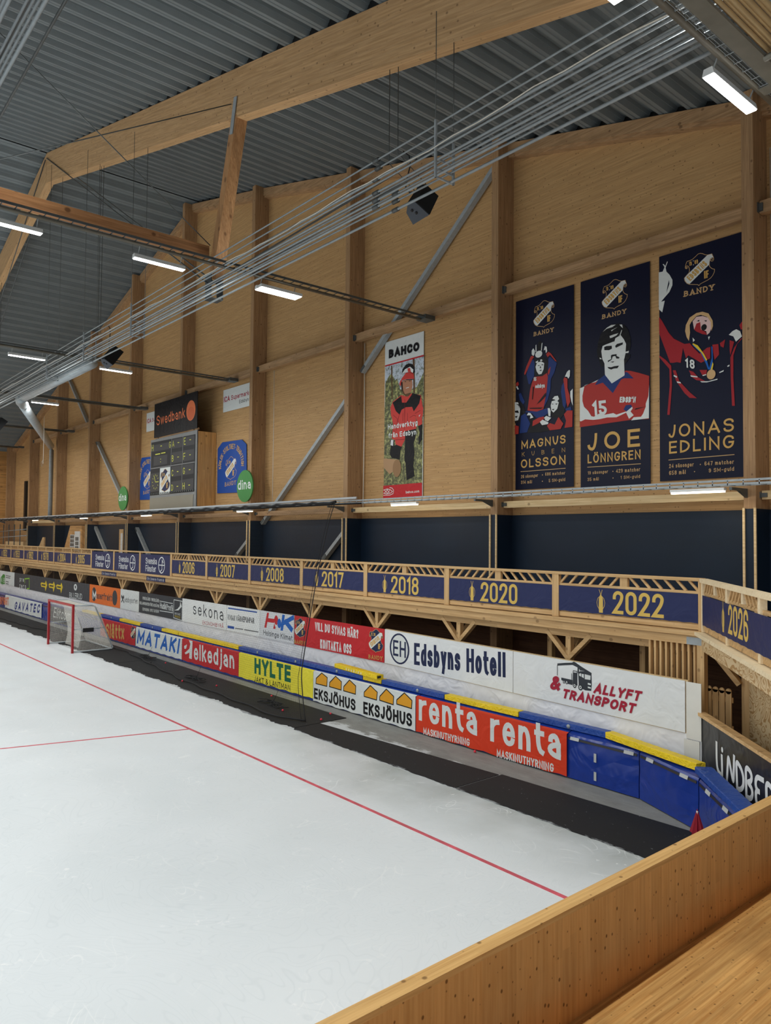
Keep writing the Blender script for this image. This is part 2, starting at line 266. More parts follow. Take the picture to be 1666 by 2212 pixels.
# ------------------------------------------------------------------ mesh helpers
class MB:
    """collects shapes in world coordinates; build() makes ONE mesh object out of them"""
    def __init__(s): s.v = []; s.f = []; s.mi = []; s.cur = 0; s.smooth = []
    def face(s, pts, smooth=False):
        i = len(s.v); s.v += [tuple(p) for p in pts]; s.f.append(tuple(range(i, i + len(pts)))); s.mi.append(s.cur); s.smooth.append(smooth)
    def mesh(s, verts, faces, smooth=False):
        i = len(s.v); s.v += [tuple(p) for p in verts]
        for f in faces: s.f.append(tuple(i + k for k in f)); s.mi.append(s.cur); s.smooth.append(smooth)
    def box(s, x0, x1, y0, y1, z0, z1):
        vs = [(x, y, z) for z in (z0, z1) for y in (y0, y1) for x in (x0, x1)]
        s.mesh(vs, [(0, 2, 3, 1), (4, 5, 7, 6), (0, 1, 5, 4), (2, 6, 7, 3), (0, 4, 6, 2), (1, 3, 7, 5)])
    def bar(s, p, q, w, h, up=(0, 0, 1)):
        """square timber from p to q; w across, h along up"""
        p = Vector(p); q = Vector(q); d = (q - p).normalized(); u = Vector(up); sd = d.cross(u)
        if sd.length < 1e-6: sd = d.cross(Vector((1, 0, 0)))
        sd.normalize(); u = sd.cross(d)
        vs = []
        for c in (p, q):
            for a, b in ((-1, -1), (1, -1), (1, 1), (-1, 1)): vs.append(c + sd * (a * w / 2) + u * (b * h / 2))
        s.mesh(vs, [(0, 1, 2, 3), (7, 6, 5, 4), (0, 4, 5, 1), (1, 5, 6, 2), (2, 6, 7, 3), (3, 7, 4, 0)])
    def tube(s, pts, r, n=8, closed=False):
        pts = [Vector(p) for p in pts]; k = len(pts); vs = []; fs = []
        for i, p in enumerate(pts):
            a = pts[i - 1] if i > 0 else (pts[-1] if closed else p); b = pts[(i + 1) % k] if (i < k - 1 or closed) else p
            d = (b - a).normalized(); u = Vector((0, 0, 1)) if abs(d.z) < .9 else Vector((1, 0, 0))
            sd = d.cross(u).normalized(); u = sd.cross(d)
            for j in range(n): t = 2 * math.pi * j / n; vs.append(p + sd * (math.cos(t) * r) + u * (math.sin(t) * r))
        for i in range(k - 1 + (1 if closed else 0)):
            for j in range(n):
                a = i * n + j; b = i * n + (j + 1) % n; c = ((i + 1) % k) * n; fs.append((a, b, c + (j + 1) % n, c + j))
        if not closed: fs += [tuple(reversed(range(n))), tuple(range((k - 1) * n, k * n))]
        s.mesh(vs, fs, True)
    def cyl(s, c, r, axis, h, n=16):
        c = Vector(c); a = Vector(axis).normalized(); s.tube([c - a * h / 2, c + a * h / 2], r, n)
    def ball(s, c, r, n=10):
        vs = []; fs = []
        for i in range(n // 2 + 1):
            t = math.pi * i / (n // 2)
            for j in range(n): p = 2 * math.pi * j / n; vs.append((c[0] + r * math.sin(t) * math.cos(p), c[1] + r * math.sin(t) * math.sin(p), c[2] + r * math.cos(t)))
        for i in range(n // 2):
            for j in range(n): fs.append((i * n + j, (i + 1) * n + j, (i + 1) * n + (j + 1) % n, i * n + (j + 1) % n))
        s.mesh(vs, fs, True)
    def prism(s, poly, d):
        """poly: 3D points of a flat outline, pushed along vector d"""
        d = Vector(d); a = [Vector(p) for p in poly]; b = [p + d for p in a]; n = len(a)
        s.mesh(a + b, [tuple(reversed(range(n))), tuple(range(n, 2 * n))] + [(i, (i + 1) % n, n + (i + 1) % n, n + i) for i in range(n)])
    def build(s, name, mats, parent=None, origin=None, bevel=0):
        if not isinstance(mats, (list, tuple)): mats = [mats]
        if parent is not None:
            o0 = Vector((0, 0, 0)); p = parent
            while p is not None: o0 += p.location; p = p.parent
            own = Vector((0, 0, 0))
        else:
            if origin is None:
                xs = [v[0] for v in s.v]; ys = [v[1] for v in s.v]; zs = [v[2] for v in s.v]
                origin = ((min(xs) + max(xs)) / 2, (min(ys) + max(ys)) / 2, min(zs))
            own = o0 = Vector(origin)
        me = bpy.data.meshes.new(name); me.from_pydata([tuple(Vector(v) - o0) for v in s.v], [], s.f)
        for m in mats: me.materials.append(m)
        me.polygons.foreach_set('material_index', s.mi); me.polygons.foreach_set('use_smooth', s.smooth); me.update()
        ob = bpy.data.objects.new(name, me); ob.location = own; COL.objects.link(ob)
        if parent is not None: ob.parent = parent
        if bevel:
            bv = ob.modifiers.new('edge', 'BEVEL'); bv.width = bevel; bv.segments = 2; bv.limit_method = 'ANGLE'
        return ob
def tag(o, label, cat=None, group=None, kind=None):
    o['label'] = label
    if cat: o['category'] = cat
    if group: o['group'] = group
    if kind: o['kind'] = kind
    return o
def struct(o, label, cat): return tag(o, label, cat, None, 'structure')
def thing(name, loc, label, cat, group=None):
    o = bpy.data.objects.new(name, None); o.location = loc; o.empty_display_size = .2; COL.objects.link(o)
    return tag(o, label, cat, group)
def copy_tree(o, parent=None):
    c = o.copy(); COL.objects.link(c); c.parent = parent
    for ch in list(o.children): copy_tree(ch, c)
    return c
def one(name, mb, mats, label, cat, group=None, bevel=0): return tag(mb.build(name, mats, bevel=bevel), label, cat, group)
NTH = ['nearest', 'second', 'third', 'fourth', 'fifth', 'sixth', 'seventh', 'eighth', 'ninth', 'tenth', 'eleventh', 'twelfth', 'thirteenth', 'fourteenth', 'fifteenth', 'sixteenth', 'seventeenth']
# ------------------------------------------------------------------ artwork outlines, in millimetres on the sheet they are printed on
ART = {
 'emblem': ((-9122, -8374, 11307, 12075), [('L','tan',9,[-8990,11394,-9056,11438,-9108,11512,-9122,11579,-9055,11639,-9002,11679,-8988,11736,-8995,11791,-9012,11830,-9033,11856,-9064,11864,-9078,11848,-9068,11818,-9043,11815,-9043,11832]),('L','tan',9,[-9043,11811,-9061,11796,-9085,11806,-9097,11833,-9092,11858,-9078,11915,-9049,11971,-8983,11970,-8914,11984,-8838,12029,-8776,12072,-8718,12075,-8661,12049,-8601,12008,-8541,11984,-8437,11981,-8398,11878,-8394,11837,-8415,11807,-8448,11810,-8471,11839,-8468,11865,-8441,11874,-8422,11852,-8432,11835]),('L','tan',9,[-8485,11856,-8498,11788,-8502,11723,-8476,11670,-8430,11624,-8374,11596,-8381,11532,-8418,11464,-8471,11412,-8551,11380,-8659,11355,-8720,11338,-8754,11307,-8788,11339,-8990,11394]),('P','white',[-9114,11584,-9055,11633,-8999,11675,-8547,11981,-8441,11977,-8405,11883,-8441,11893,-8481,11869,-8498,11807,-8503,11743,-8987,11406,-9056,11444,-9104,11518]),('P','fill',[-8990,11394,-9056,11438,-9108,11512,-9122,11579,-9055,11639,-9002,11679,-8988,11736,-8995,11791,-9026,11840,-9061,11799,-9096,11826,-9078,11915,-9049,11971,-8983,11970,-8914,11984,-8838,12029,-8776,12072,-8718,12075,-8661,12049,-8601,12008,-8541,11984,-8437,11981,-8398,11878,-8394,11837,-8442,11811,-8485,11856,-8498,11788,-8502,11723,-8476,11670,-8430,11624,-8374,11596,-8381,11532,-8418,11464,-8471,11412,-8551,11380,-8659,11355,-8720,11338,-8754,11307,-8788,11339]),('T','gold','sans',0.2,'EDSBYNS',[-8969,11466,-8535,11755,-9072,11590]),('T','gold','sans',0.2,'IF',[-8626,11436,-8514,11437,-8631,11620]),('T','gold','sans',0.17,'19',[-8994,11842,-8927,11843,-9003,11945]),('T','gold','sans',0.17,'09',[-8858,11844,-8770,11845,-8865,11947]),('E','white',[-8890,11940,10,12]),('E','white',[-8889,11843,10,12])]),
 'poster_cup': ((-14415, -12353, 6612, 12253), [('M','line',[-13377,11264,12038]),('T','tan','slab',0.2,'BANDY',[-13741,11074,-13033,11068,-13742,11200]),('T','gold','geo',0.17,'MAGNUS',[-14189,7805,-12620,7839,-14190,8049]),('T','gold','geo',0.09,'KUBEN',[-14169,7586,-12637,7596,-14170,7712]),('T','gold','geo',0.17,'OLSSON',[-14207,7244,-12620,7259,-14208,7497]),('L','tan',18,[-14219,7143,-12620,7140]),('T','tan','geo',0.15,'26 säsonger',[-14200,6945,-13577,6955,-14200,7041]),('T','tan','geo',0.15,'686 matcher',[-13321,6970,-12631,6968,-13321,7063]),('T','tan','geo',0.15,'314 mål',[-14199,6778,-13794,6778,-14199,6874]),('T','tan','geo',0.15,'5 SM-guld',[-13194,6777,-12631,6786,-13194,6870]),('E','tan',[-13418,7000,18,17]),('E','tan',[-13418,6818,18,17]),('P','ink',[-13576,10879,-13507,10898,-13448,10854,-13467,10620,-13545,10603,-13605,10662]),('P','ink',[-13137,9010,-13099,9161,-12986,9238,-12855,9220,-12706,9061,-12632,8897,-12669,8672,-12780,8547,-13079,8613,-13137,8807]),('P','ink',[-14436,9230,-14307,9278,-14163,9177,-14061,8986,-14060,8841,-14202,8616,-14434,8593]),('P','ink',[-13898,8742,-13778,8696,-13541,8510,-13270,8432,-13155,8248,-13463,8233,-13978,8270,-13858,8497]),('P','ink',[-13723,10284,-13624,10394,-13389,10400,-13234,10262,-13176,10064,-13253,9888,-13427,9845,-13662,9891,-13742,10079]),('P','blue',[-14003,9994,-13893,10314,-13763,10403,-13703,10312,-13722,9900,-13781,9830,-13861,9698,-13921,9691]),('P','blue',[-13206,10320,-13158,10374,-12912,10143,-13005,9879,-13119,9725,-13137,9416,-13233,9132,-13367,8946,-13291,9375,-13233,9759]),('P','blue',[-14060,8890,-14000,8914,-13542,8857,-13232,8913,-13213,8754,-13386,8681,-13620,8661,-13799,8826]),('P','blue',[-14253,8282,-14203,8794,-14040,8855,-13858,8529,-13978,8286]),('P','blue',[-14287,9454,-14215,9484,-14061,9196,-14122,9123,-14245,9269]),('P','blue',[-12743,9481,-12660,9576,-12633,9280,-12596,8969,-12632,8805,-12706,8907,-12771,9300]),('P','blue',[-12632,8805,-12432,8841,-12414,8747,-12559,8705]),('P','red',[-13702,9881,-13427,9853,-13253,9919,-13224,9789,-13271,9388,-13367,8946,-13386,8893,-13620,8851,-13959,8925,-13860,9538,-13781,9750]),('P','red',[-14084,10039,-14003,10236,-13843,10498,-13783,10511,-13723,10460,-13783,10407,-14043,10000,-14064,9987]),('P','red',[-13292,10461,-13206,10524,-13120,10461,-12912,10189,-12968,10215,-13148,10419,-13234,10372]),('P','red',[-13215,9991,-13129,10079,-13157,9919,-13205,9841,-13230,9916]),('P','red',[-12688,9642,-12651,9698,-12550,9636,-12550,9376,-12477,9167,-12459,8981,-12541,8840,-12587,8983,-12642,9359]),('P','red',[-12669,8657,-12559,8750,-12378,8728,-12387,8274,-12650,8272,-12596,8465]),('P','red',[-13778,8441,-13758,8598,-13542,8668,-13367,8678,-13347,8613,-13541,8510]),('P','red',[-13251,8399,-13155,8466,-12985,8401,-12854,8602,-12687,8398,-12779,8255,-13155,8256]),('P','red',[-14433,8544,-14284,8496,-14294,8270,-14432,8267]),('P','red',[-14392,9795,-14309,9832,-14278,9745,-14329,9688,-14381,9712]),('E','white',[-13549,10513,128,99]),('P','white',[-13664,10793,-13635,10811,-13624,10602,-13664,10593]),('P','white',[-13444,10806,-13413,10824,-13438,10599,-13471,10589]),('P','white',[-13803,10667,-13743,10720,-13684,10629,-13703,10536,-13743,10496,-13803,10555]),('P','white',[-13370,10586,-13331,10705,-13264,10676,-13244,10547,-13292,10493,-13312,10607]),('P','white',[-13663,10162,-13604,10279,-13467,10287,-13350,10219,-13369,10049,-13446,9919,-13544,9919,-13623,10028]),('P','white',[-13663,10306,-13565,10336,-13574,10290,-13643,10270]),('P','white',[-13506,10326,-13457,10352,-13404,10311,-13457,10285]),('P','white',[-12633,9710,-12560,9836,-12487,9878,-12459,9850,-12468,9699,-12514,9638,-12560,9698]),('P','white',[-13118,8960,-13080,9080,-12929,9091,-12836,9016,-12892,8838,-13023,8746,-13099,8818]),('P','white',[-13061,9140,-12986,9207,-12873,9207,-12827,9108,-12892,9055,-12986,9114]),('P','white',[-14432,9229,-14307,9213,-14224,9007,-14244,8815,-14305,8676,-14430,8674]),('P','white',[-12450,9269,-12369,9334,-12369,8863,-12414,8975,-12450,9132]),('P','white',[-13347,8645,-13270,8683,-13098,8608,-13212,8520,-13308,8562]),('P','white',[-13502,8537,-13405,8589,-13193,8486,-13212,8441,-13424,8434]),('P','white',[-13223,8896,-13156,8895,-13118,8805,-13127,8650,-13194,8674]),('P','white',[-13979,8783,-13919,8856,-13839,8830,-13729,8690,-13858,8673,-13838,8767]),('P','white',[-14381,9679,-14340,9706,-14277,9599,-14319,9589]),('P','ink',[-13594,10182,-13515,10192,-13525,10162]),('P','ink',[-13457,10190,-13389,10194,-13398,10156]),('P','ink',[-13525,10035,-13437,10044,-13456,10000]),('P','ink',[-13482,10163,-13456,10087,-13505,10100]),('P','ink',[-13080,9002,-13023,9003,-13033,8973]),('P','ink',[-12967,8987,-12873,8990,-12910,8957]),('P','ink',[-13080,8847,-12985,8850,-13023,8808]),('P','ink',[-14390,9175,-14266,9142,-14255,9011,-14286,9113]),('P','ink',[-14431,8968,-14306,8969,-14265,8883,-14410,8917]),('P','ink',[-14430,8805,-14306,8806,-14368,8749]),('P','ink',[-13621,9058,-13290,9360,-13290,9265,-13464,9132]),('P','ink',[-13751,9601,-13721,9581,-13760,9219,-13784,9223]),('P','ink',[-13879,8987,-13386,8940,-13464,8911,-13859,8961]),('T','white','sans',0.22,'15',[-13727,9761,-13622,9741,-13722,9865]),('T','white','sans',0.2,'edsbyn',[-13661,9532,-13325,9506,-13656,9651])]),
 'poster_moustache': ((-12125, -10044, 6578, 12262), [('M','line',[-11065,11266,12050]),('T','tan','slab',0.2,'BANDY',[-11437,11073,-10716,11072,-11437,11198]),('T','gold','geo',0.17,'JOE',[-11898,7563,-10329,7551,-11898,8025]),('T','gold','geo',0.16,'LÖNNGREN',[-11898,7223,-10310,7229,-11898,7465]),('L','tan',18,[-11909,7121,-10306,7102]),('T','tan','geo',0.15,'19 säsonger',[-11893,6920,-11266,6923,-11893,7008]),('T','tan','geo',0.15,'429 matcher',[-11024,6913,-10326,6914,-11024,7012]),('T','tan','geo',0.15,'35 mål',[-11899,6743,-11549,6743,-11899,6831]),('T','tan','geo',0.15,'1 SM-guld',[-10888,6739,-10326,6744,-10888,6824]),('E','tan',[-11116,6960,15,15]),('E','tan',[-11112,6783,15,15]),('P','red',[-12146,8237,-12145,9293,-12111,9317,-11792,9412,-11481,9435,-11130,9060,-10741,9567,-10588,9535,-10364,9450,-10064,9320,-10075,8227,-10592,8260,-11564,8245]),('P','white',[-11423,10344,-11143,10410,-11064,10394,-11033,10479,-10877,10531,-10784,10402,-10716,10264,-10724,10073,-10632,10083,-10648,10017,-10732,10026,-10778,9862,-10764,9447,-11145,9292,-11320,9494,-11352,9570,-11367,9868,-11432,9992,-11464,10211]),('P','white',[-12145,9307,-11859,9394,-11546,9460,-11644,9404,-11809,9401,-11993,9371,-12027,9232,-12061,9093,-12061,8948,-12010,8783,-11876,8652,-11777,8497,-11694,8473,-11531,8538,-11353,8488,-11100,8499,-11006,8446,-10728,8495,-10713,8466,-11006,8377,-11290,8404,-11547,8385,-11727,8391,-11977,8434,-12112,8392,-12146,8411]),('P','white',[-10064,9093,-10075,8241,-10577,8245,-10502,8318,-10294,8307,-10235,8380,-10161,8545,-10161,8625,-10087,8803]),('P','white',[-10728,8481,-10546,8595,-10531,8552,-10592,8478,-10502,8372,-10637,8293]),('P','blue',[-11660,9328,-11562,9448,-11352,9556,-11145,9292,-10771,9441,-10741,9539,-10664,9499,-10499,9322,-10772,9372,-10864,9353,-11114,9030,-11416,9355,-11611,9328]),('P','blue',[-10797,8558,-10728,8659,-10576,8653,-10546,8595,-10713,8493]),('P','ink',[-11594,10263,-11561,10470,-11479,10682,-11350,10811,-11158,10868,-10922,10846,-10768,10771,-10661,10638,-10586,10417,-10579,10183,-10617,10067,-10732,10060,-10716,10264,-10784,10402,-10877,10531,-11033,10479,-11064,10401,-11447,10349,-11464,10182,-11432,9992,-11367,9784,-11464,9786,-11529,9967,-11578,10090]),('P','ink',[-10724,10018,-10587,9965,-10603,9886,-10771,9723,-10778,9862]),('P','ink',[-11375,10307,-11302,10321,-11143,10298,-11136,10219,-11223,10194,-11367,10221]),('P','ink',[-11041,10271,-10986,10316,-10808,10323,-10815,10269,-10939,10238,-11018,10218]),('P','ink',[-11168,10043,-11128,10057,-10994,10047,-11002,9999,-10909,9948,-10925,9916,-11003,9930,-11034,10005,-11112,10005,-11144,9927,-11255,9877,-11263,9920,-11160,9944]),('P','ink',[-11192,9873,-11058,9870,-11105,9843]),('P','ink',[-11271,9753,-11160,9727,-11066,9739,-10925,9729,-10972,9668,-11081,9679,-11160,9664,-11240,9706]),('P','ink',[-10479,8505,-10441,8541,-10176,8547,-10367,8518]),('P','white2',[-11414,10725,-11285,10811,-11158,10854,-11016,10838,-11126,10792,-11285,10783]),('P','white2',[-11158,10714,-10969,10758,-11095,10715,-11142,10683]),('P','white2',[-10907,10815,-10830,10798,-10807,10696,-10876,10767]),('P','white2',[-11206,10570,-11080,10586,-10939,10592,-11001,10542,-11127,10512,-11190,10510]),('P','white2',[-10923,10485,-10845,10663,-10830,10646,-10892,10492]),('P','white2',[-11512,10049,-11464,10026,-11448,9988,-11504,10005]),('T','white','sans',0.2,'15',[-11719,8497,-11282,8487,-11751,8885]),('T','white','sans',0.24,"EDSB'N",[-10912,8752,-10441,8689,-10896,8902])]),
 'poster_medal': ((-9784, -7696, 6624, 12297), [('M','line',[-8741,11304,12081]),('T','tan','slab',0.2,'BANDY',[-9127,11116,-8372,11101,-9127,11260]),('T','gold','geo',0.15,'JONAS',[-9547,7686,-7931,7689,-9545,8001]),('T','gold','geo',0.15,'EDLING',[-9535,7294,-7930,7307,-9534,7600]),('L','tan',18,[-9550,7142,-7923,7148]),('T','tan','geo',0.15,'24 säsonger',[-9537,6941,-8903,6941,-9536,7039]),('T','tan','geo',0.15,'647 matcher',[-8636,6939,-7937,6935,-8635,7037]),('T','tan','geo',0.15,'658 mål',[-9538,6767,-9107,6771,-9537,6869]),('T','tan','geo',0.15,'9 SM-guld',[-8533,6770,-7934,6776,-8532,6863]),('E','tan',[-8737,6975,13,14]),('E','tan',[-8882,6812,13,14]),('P','white',[-9791,11904,-9684,11894,-9633,11995,-9684,12086,-9653,12077,-9613,12018,-9562,12119,-9546,12105,-9603,11977,-9583,11867,-9503,11770,-9424,11616,-9425,11484,-9505,11334,-9647,11216,-9729,11140,-9631,11146,-9699,10866,-9791,10963]),('P','navy',[-9514,11639,-9504,11542,-9586,11325,-9555,11498]),('P','red2',[-9787,10771,-9710,10658,-9530,10316,-9392,10137,-9119,9953,-8984,9945,-8890,9817,-8740,9642,-8553,9753,-8471,9755,-8482,9486,-8704,9417,-8891,9560,-9024,9657,-9082,9594,-9158,9868,-9218,9506,-9316,9542,-9414,9541,-9494,9554,-9783,10349]),('P','red2',[-8425,9800,-8280,9790,-8264,9537,-8373,9431,-8408,9635]),('P','red2',[-8244,9801,-8118,9866,-8155,9677,-8226,9726]),('P','red2',[-8013,9827,-7908,9771,-7998,9470,-8014,9580]),('P','red2',[-9785,9796,-9614,9651,-9464,9474,-9447,8983,-9510,8260,-9576,8268,-9506,8992,-9514,9407,-9775,9737]),('P','red2',[-7700,9835,-7839,9705,-7928,9458,-7932,8930,-7902,8276,-7968,8285,-7993,8940,-7998,9417,-7909,9630,-7769,9797]),('P','red2',[-9425,9355,-9346,9342,-9259,9066,-8991,8749,-8812,8577,-8992,8611,-9125,8749,-9338,9078]),('P','red2',[-9007,9285,-8893,9229,-8781,9083,-8595,8954,-8819,9016,-8932,9107]),('P','red2',[-8742,9250,-8557,9219,-8576,9123,-8668,9102]),('P','red2',[-7784,10133,-7697,10228,-7699,10027,-7750,10021]),('P','tanart',[-9098,10265,-9078,10409,-8981,10573,-8809,10646,-8659,10645,-8511,10569,-8412,10375,-8404,10247,-8441,10129,-8467,10351,-8549,10496,-8697,10575,-8809,10572,-8943,10454,-8982,10388,-8973,10202,-9003,10004,-9060,10108]),('P','skin',[-8905,10464,-8810,10554,-8660,10539,-8530,10474,-8458,10349,-8450,10185,-8487,10102,-8551,10061,-8569,10155,-8699,10219,-8812,10205,-8868,10254]),('P','red2',[-8868,10254,-8811,10389,-8716,10405,-8699,10219,-8588,10141,-8551,10061,-8662,10101,-8812,10196]),('E','ink',[-8624,10258,70,76]),('P','ink',[-8810,10444,-8735,10464,-8735,10424]),('P','ink',[-8623,10421,-8549,10414,-8568,10378]),('P','white',[-8907,10068,-8851,9993,-8898,9956]),('P','white',[-8524,10010,-8478,10010,-8506,9925]),('P','white',[-8029,9955,-7941,10025,-7854,10051,-7768,9989,-7726,9858,-7864,9763,-7924,9898]),('P','white',[-9400,9238,-9308,9186,-9318,9150,-9396,9200]),('P','white',[-9318,9066,-9221,9032,-9211,8994,-9309,9027]),('P','white',[-8969,9159,-8790,9103,-8790,9075,-8951,9119]),('P','white',[-8725,8974,-8522,8943,-8303,8971,-8304,8944,-8559,8921,-8688,8941]),('P','white',[-8668,9111,-8576,9123,-8576,9096,-8659,9091]),('P','white',[-8263,9117,-8150,9151,-8159,9117,-8249,9093]),('P','white',[-8070,9235,-8017,9253,-8017,9217,-8061,9207]),('P','ribbon',[-8912,9885,-8702,9653,-8574,9358,-8529,9224,-8492,9217,-8546,9425,-8665,9665,-8898,9910]),('P','ribbon',[-8511,9221,-8436,9478,-8443,9768,-8416,9745,-8409,9365,-8456,9211]),('P','yellow',[-8898,9929,-8776,9850,-8628,9622,-8546,9462,-8574,9439,-8684,9650,-8908,9903]),('P','yellow',[-8465,9213,-8418,9367,-8413,9384,-8395,9327,-8420,9205]),('E','tanart',[-8453,9094,106,117]),('T','white','geo',0.2,'18',[-9093,9373,-8855,9287,-9097,9596])]),
 'poster_lumberjack': ((-20479, -18439, 6580, 12206), [('P','sky_print',[-20456,11344,-18427,11356,-18427,9279,-20462,9521]),('P','forest_print',[-20452,10720,-20261,10948,-20101,11027,-19915,10743,-19803,10800,-19641,10389,-19201,10265,-18773,10348,-18565,10604,-18434,10798,-18431,9280,-20469,9522]),('P','forest_print',[-20475,9857,-18449,9596,-18464,6970,-20484,7008]),('P','bark',[-20139,11305,-20070,11308,-20032,10086,-20089,10094]),('P','bark',[-18997,11350,-18890,11345,-18856,10143,-18941,10170]),('P','ink',[-19559,10924,-19517,11080,-19342,11213,-19168,11227,-18995,11167,-18887,11032,-18864,10869,-18949,10839,-19210,11087,-19384,11058]),('P','white',[-19537,10935,-19384,11058,-19123,11102,-18950,10970,-18970,10872,-19208,10925]),('P','skinb',[-19556,10642,-19336,10682,-19010,10631,-18987,10409,-19070,10188,-19242,10096,-19462,10215,-19530,10372]),('P','redb',[-19601,10679,-19557,10761,-19339,10918,-19078,10919,-18949,10839,-18904,10643,-19292,10690]),('P','redb',[-19688,10574,-19623,10712,-19534,10668,-19598,10486]),('P','redb',[-19230,10929,-19253,11065,-19123,11058,-19078,10919]),('P','redb',[-20154,9802,-20019,9995,-19572,10171,-19550,10168,-19242,10066,-19048,10156,-18559,10029,-18461,9586,-18449,9413,-18468,9284,-20104,9478]),('P','redb',[-20114,9810,-18438,9595,-18457,9407,-18499,9339,-18486,9044,-18581,8952,-18689,9008,-18756,9193,-18801,9346,-18774,8929,-18839,8847,-19324,8868,-19365,8572,-19543,8347,-19841,8450,-19890,8622,-20053,8683,-19990,9182,-20087,9499]),('P','ink',[-20030,9966,-19572,10142,-19525,9899,-19305,9870,-19069,10071,-18984,10161,-18559,10007,-18640,9752,-18913,9513,-19000,9684,-19325,9711,-19544,9651,-19653,9487,-19856,9645]),('P','ink',[-19423,10622,-19314,10627,-19335,10593]),('P','ink',[-19194,10615,-19086,10613,-19107,10580]),('P','ink',[-19578,10661,-19292,10682,-18925,10639,-18989,10613,-19336,10660]),('P','ink',[-19369,8872,-18796,8902,-18814,8608,-18921,8396,-18852,8095,-18913,7656,-18843,7283,-18995,7233,-19259,7158,-19311,7759,-19379,7853,-19362,8287,-19343,8585]),('P','ink',[-19933,8412,-19818,8448,-19520,8345,-19587,8231,-19628,7902,-20044,7994,-20163,8126,-20120,8429,-20170,8663,-19913,8624]),('P','ink',[-18688,8979,-18475,9029,-18491,8489,-18639,8341,-18663,8593,-18600,8734]),('L','redd',14,[-19379,9716,-19392,8935]),('L','redd',14,[-19994,9519,-19761,9354,-19825,8950]),('L','redd',14,[-19670,9465,-19737,9306,-19712,9120]),('L','redd',14,[-19242,9503,-19228,9202]),('L','redd',14,[-19467,9516,-19474,9230]),('L','redd',14,[-18801,9346,-18932,9376,-19107,9323]),('L','redd',14,[-20057,9005,-19870,8924]),('L','redd',14,[-19866,8619,-19366,8602]),('L','redd',14,[-19372,9996,-19376,9392]),('L','redd',14,[-19427,10917,-19121,10911,-18948,10810]),('L','redd',14,[-18848,9433,-18575,9514]),('P','ink',[-19578,10616,-19511,10635,-19486,10366,-19507,10251,-19552,10346]),('P','bark',[-19508,10369,-19374,10173,-19070,10188,-19155,10083,-19329,10093,-19484,10218]),('P','greyl',[-18649,9342,-18564,9369,-18627,9281]),('P','greyl',[-20099,8641,-19959,8628,-19980,8416,-20120,8459]),('P','white',[-19333,10387,-19159,10398,-19169,10370,-19311,10369]),('P','log',[-20498,8013,-19927,7939,-19628,7872,-19968,7501,-20153,7420,-20488,7687]),('E','logend',[-19762,7609,225,311]),('P','redc',[-20457,11371,-18422,11386,-18421,11337,-20456,11323]),('P','redc',[-20496,7024,-18465,7036,-18460,6585,-20497,6576]),('T','ink','sans',0.29,'BAHCO',[-20251,11584,-18649,11569,-20255,11900]),('T','white','sans',0.19,'Handverktyg',[-20264,9030,-18700,9017,-20271,9213]),('T','white','sans',0.19,'från Edsbyn',[-20222,8715,-18761,8702,-20229,8895]),('T','white','sans',0.18,'bahco.com',[-19276,6700,-18589,6709,-19277,6790]),('L','white',22,[-20479,6683,-20120,6677,-19946,6724,-19925,6844,-20007,6924,-20147,6946]),('L','white',22,[-20482,6869,-20264,6905,-20099,6867,-19982,6801,-20098,6745,-20309,6723,-20480,6761]),('L','white',22,[-20430,6874,-20238,6728]),('L','white',22,[-20311,6900,-20145,6762]),('L','white',22,[-20428,6758,-20217,6895]),('L','white',22,[-20262,6736,-20123,6861])]),
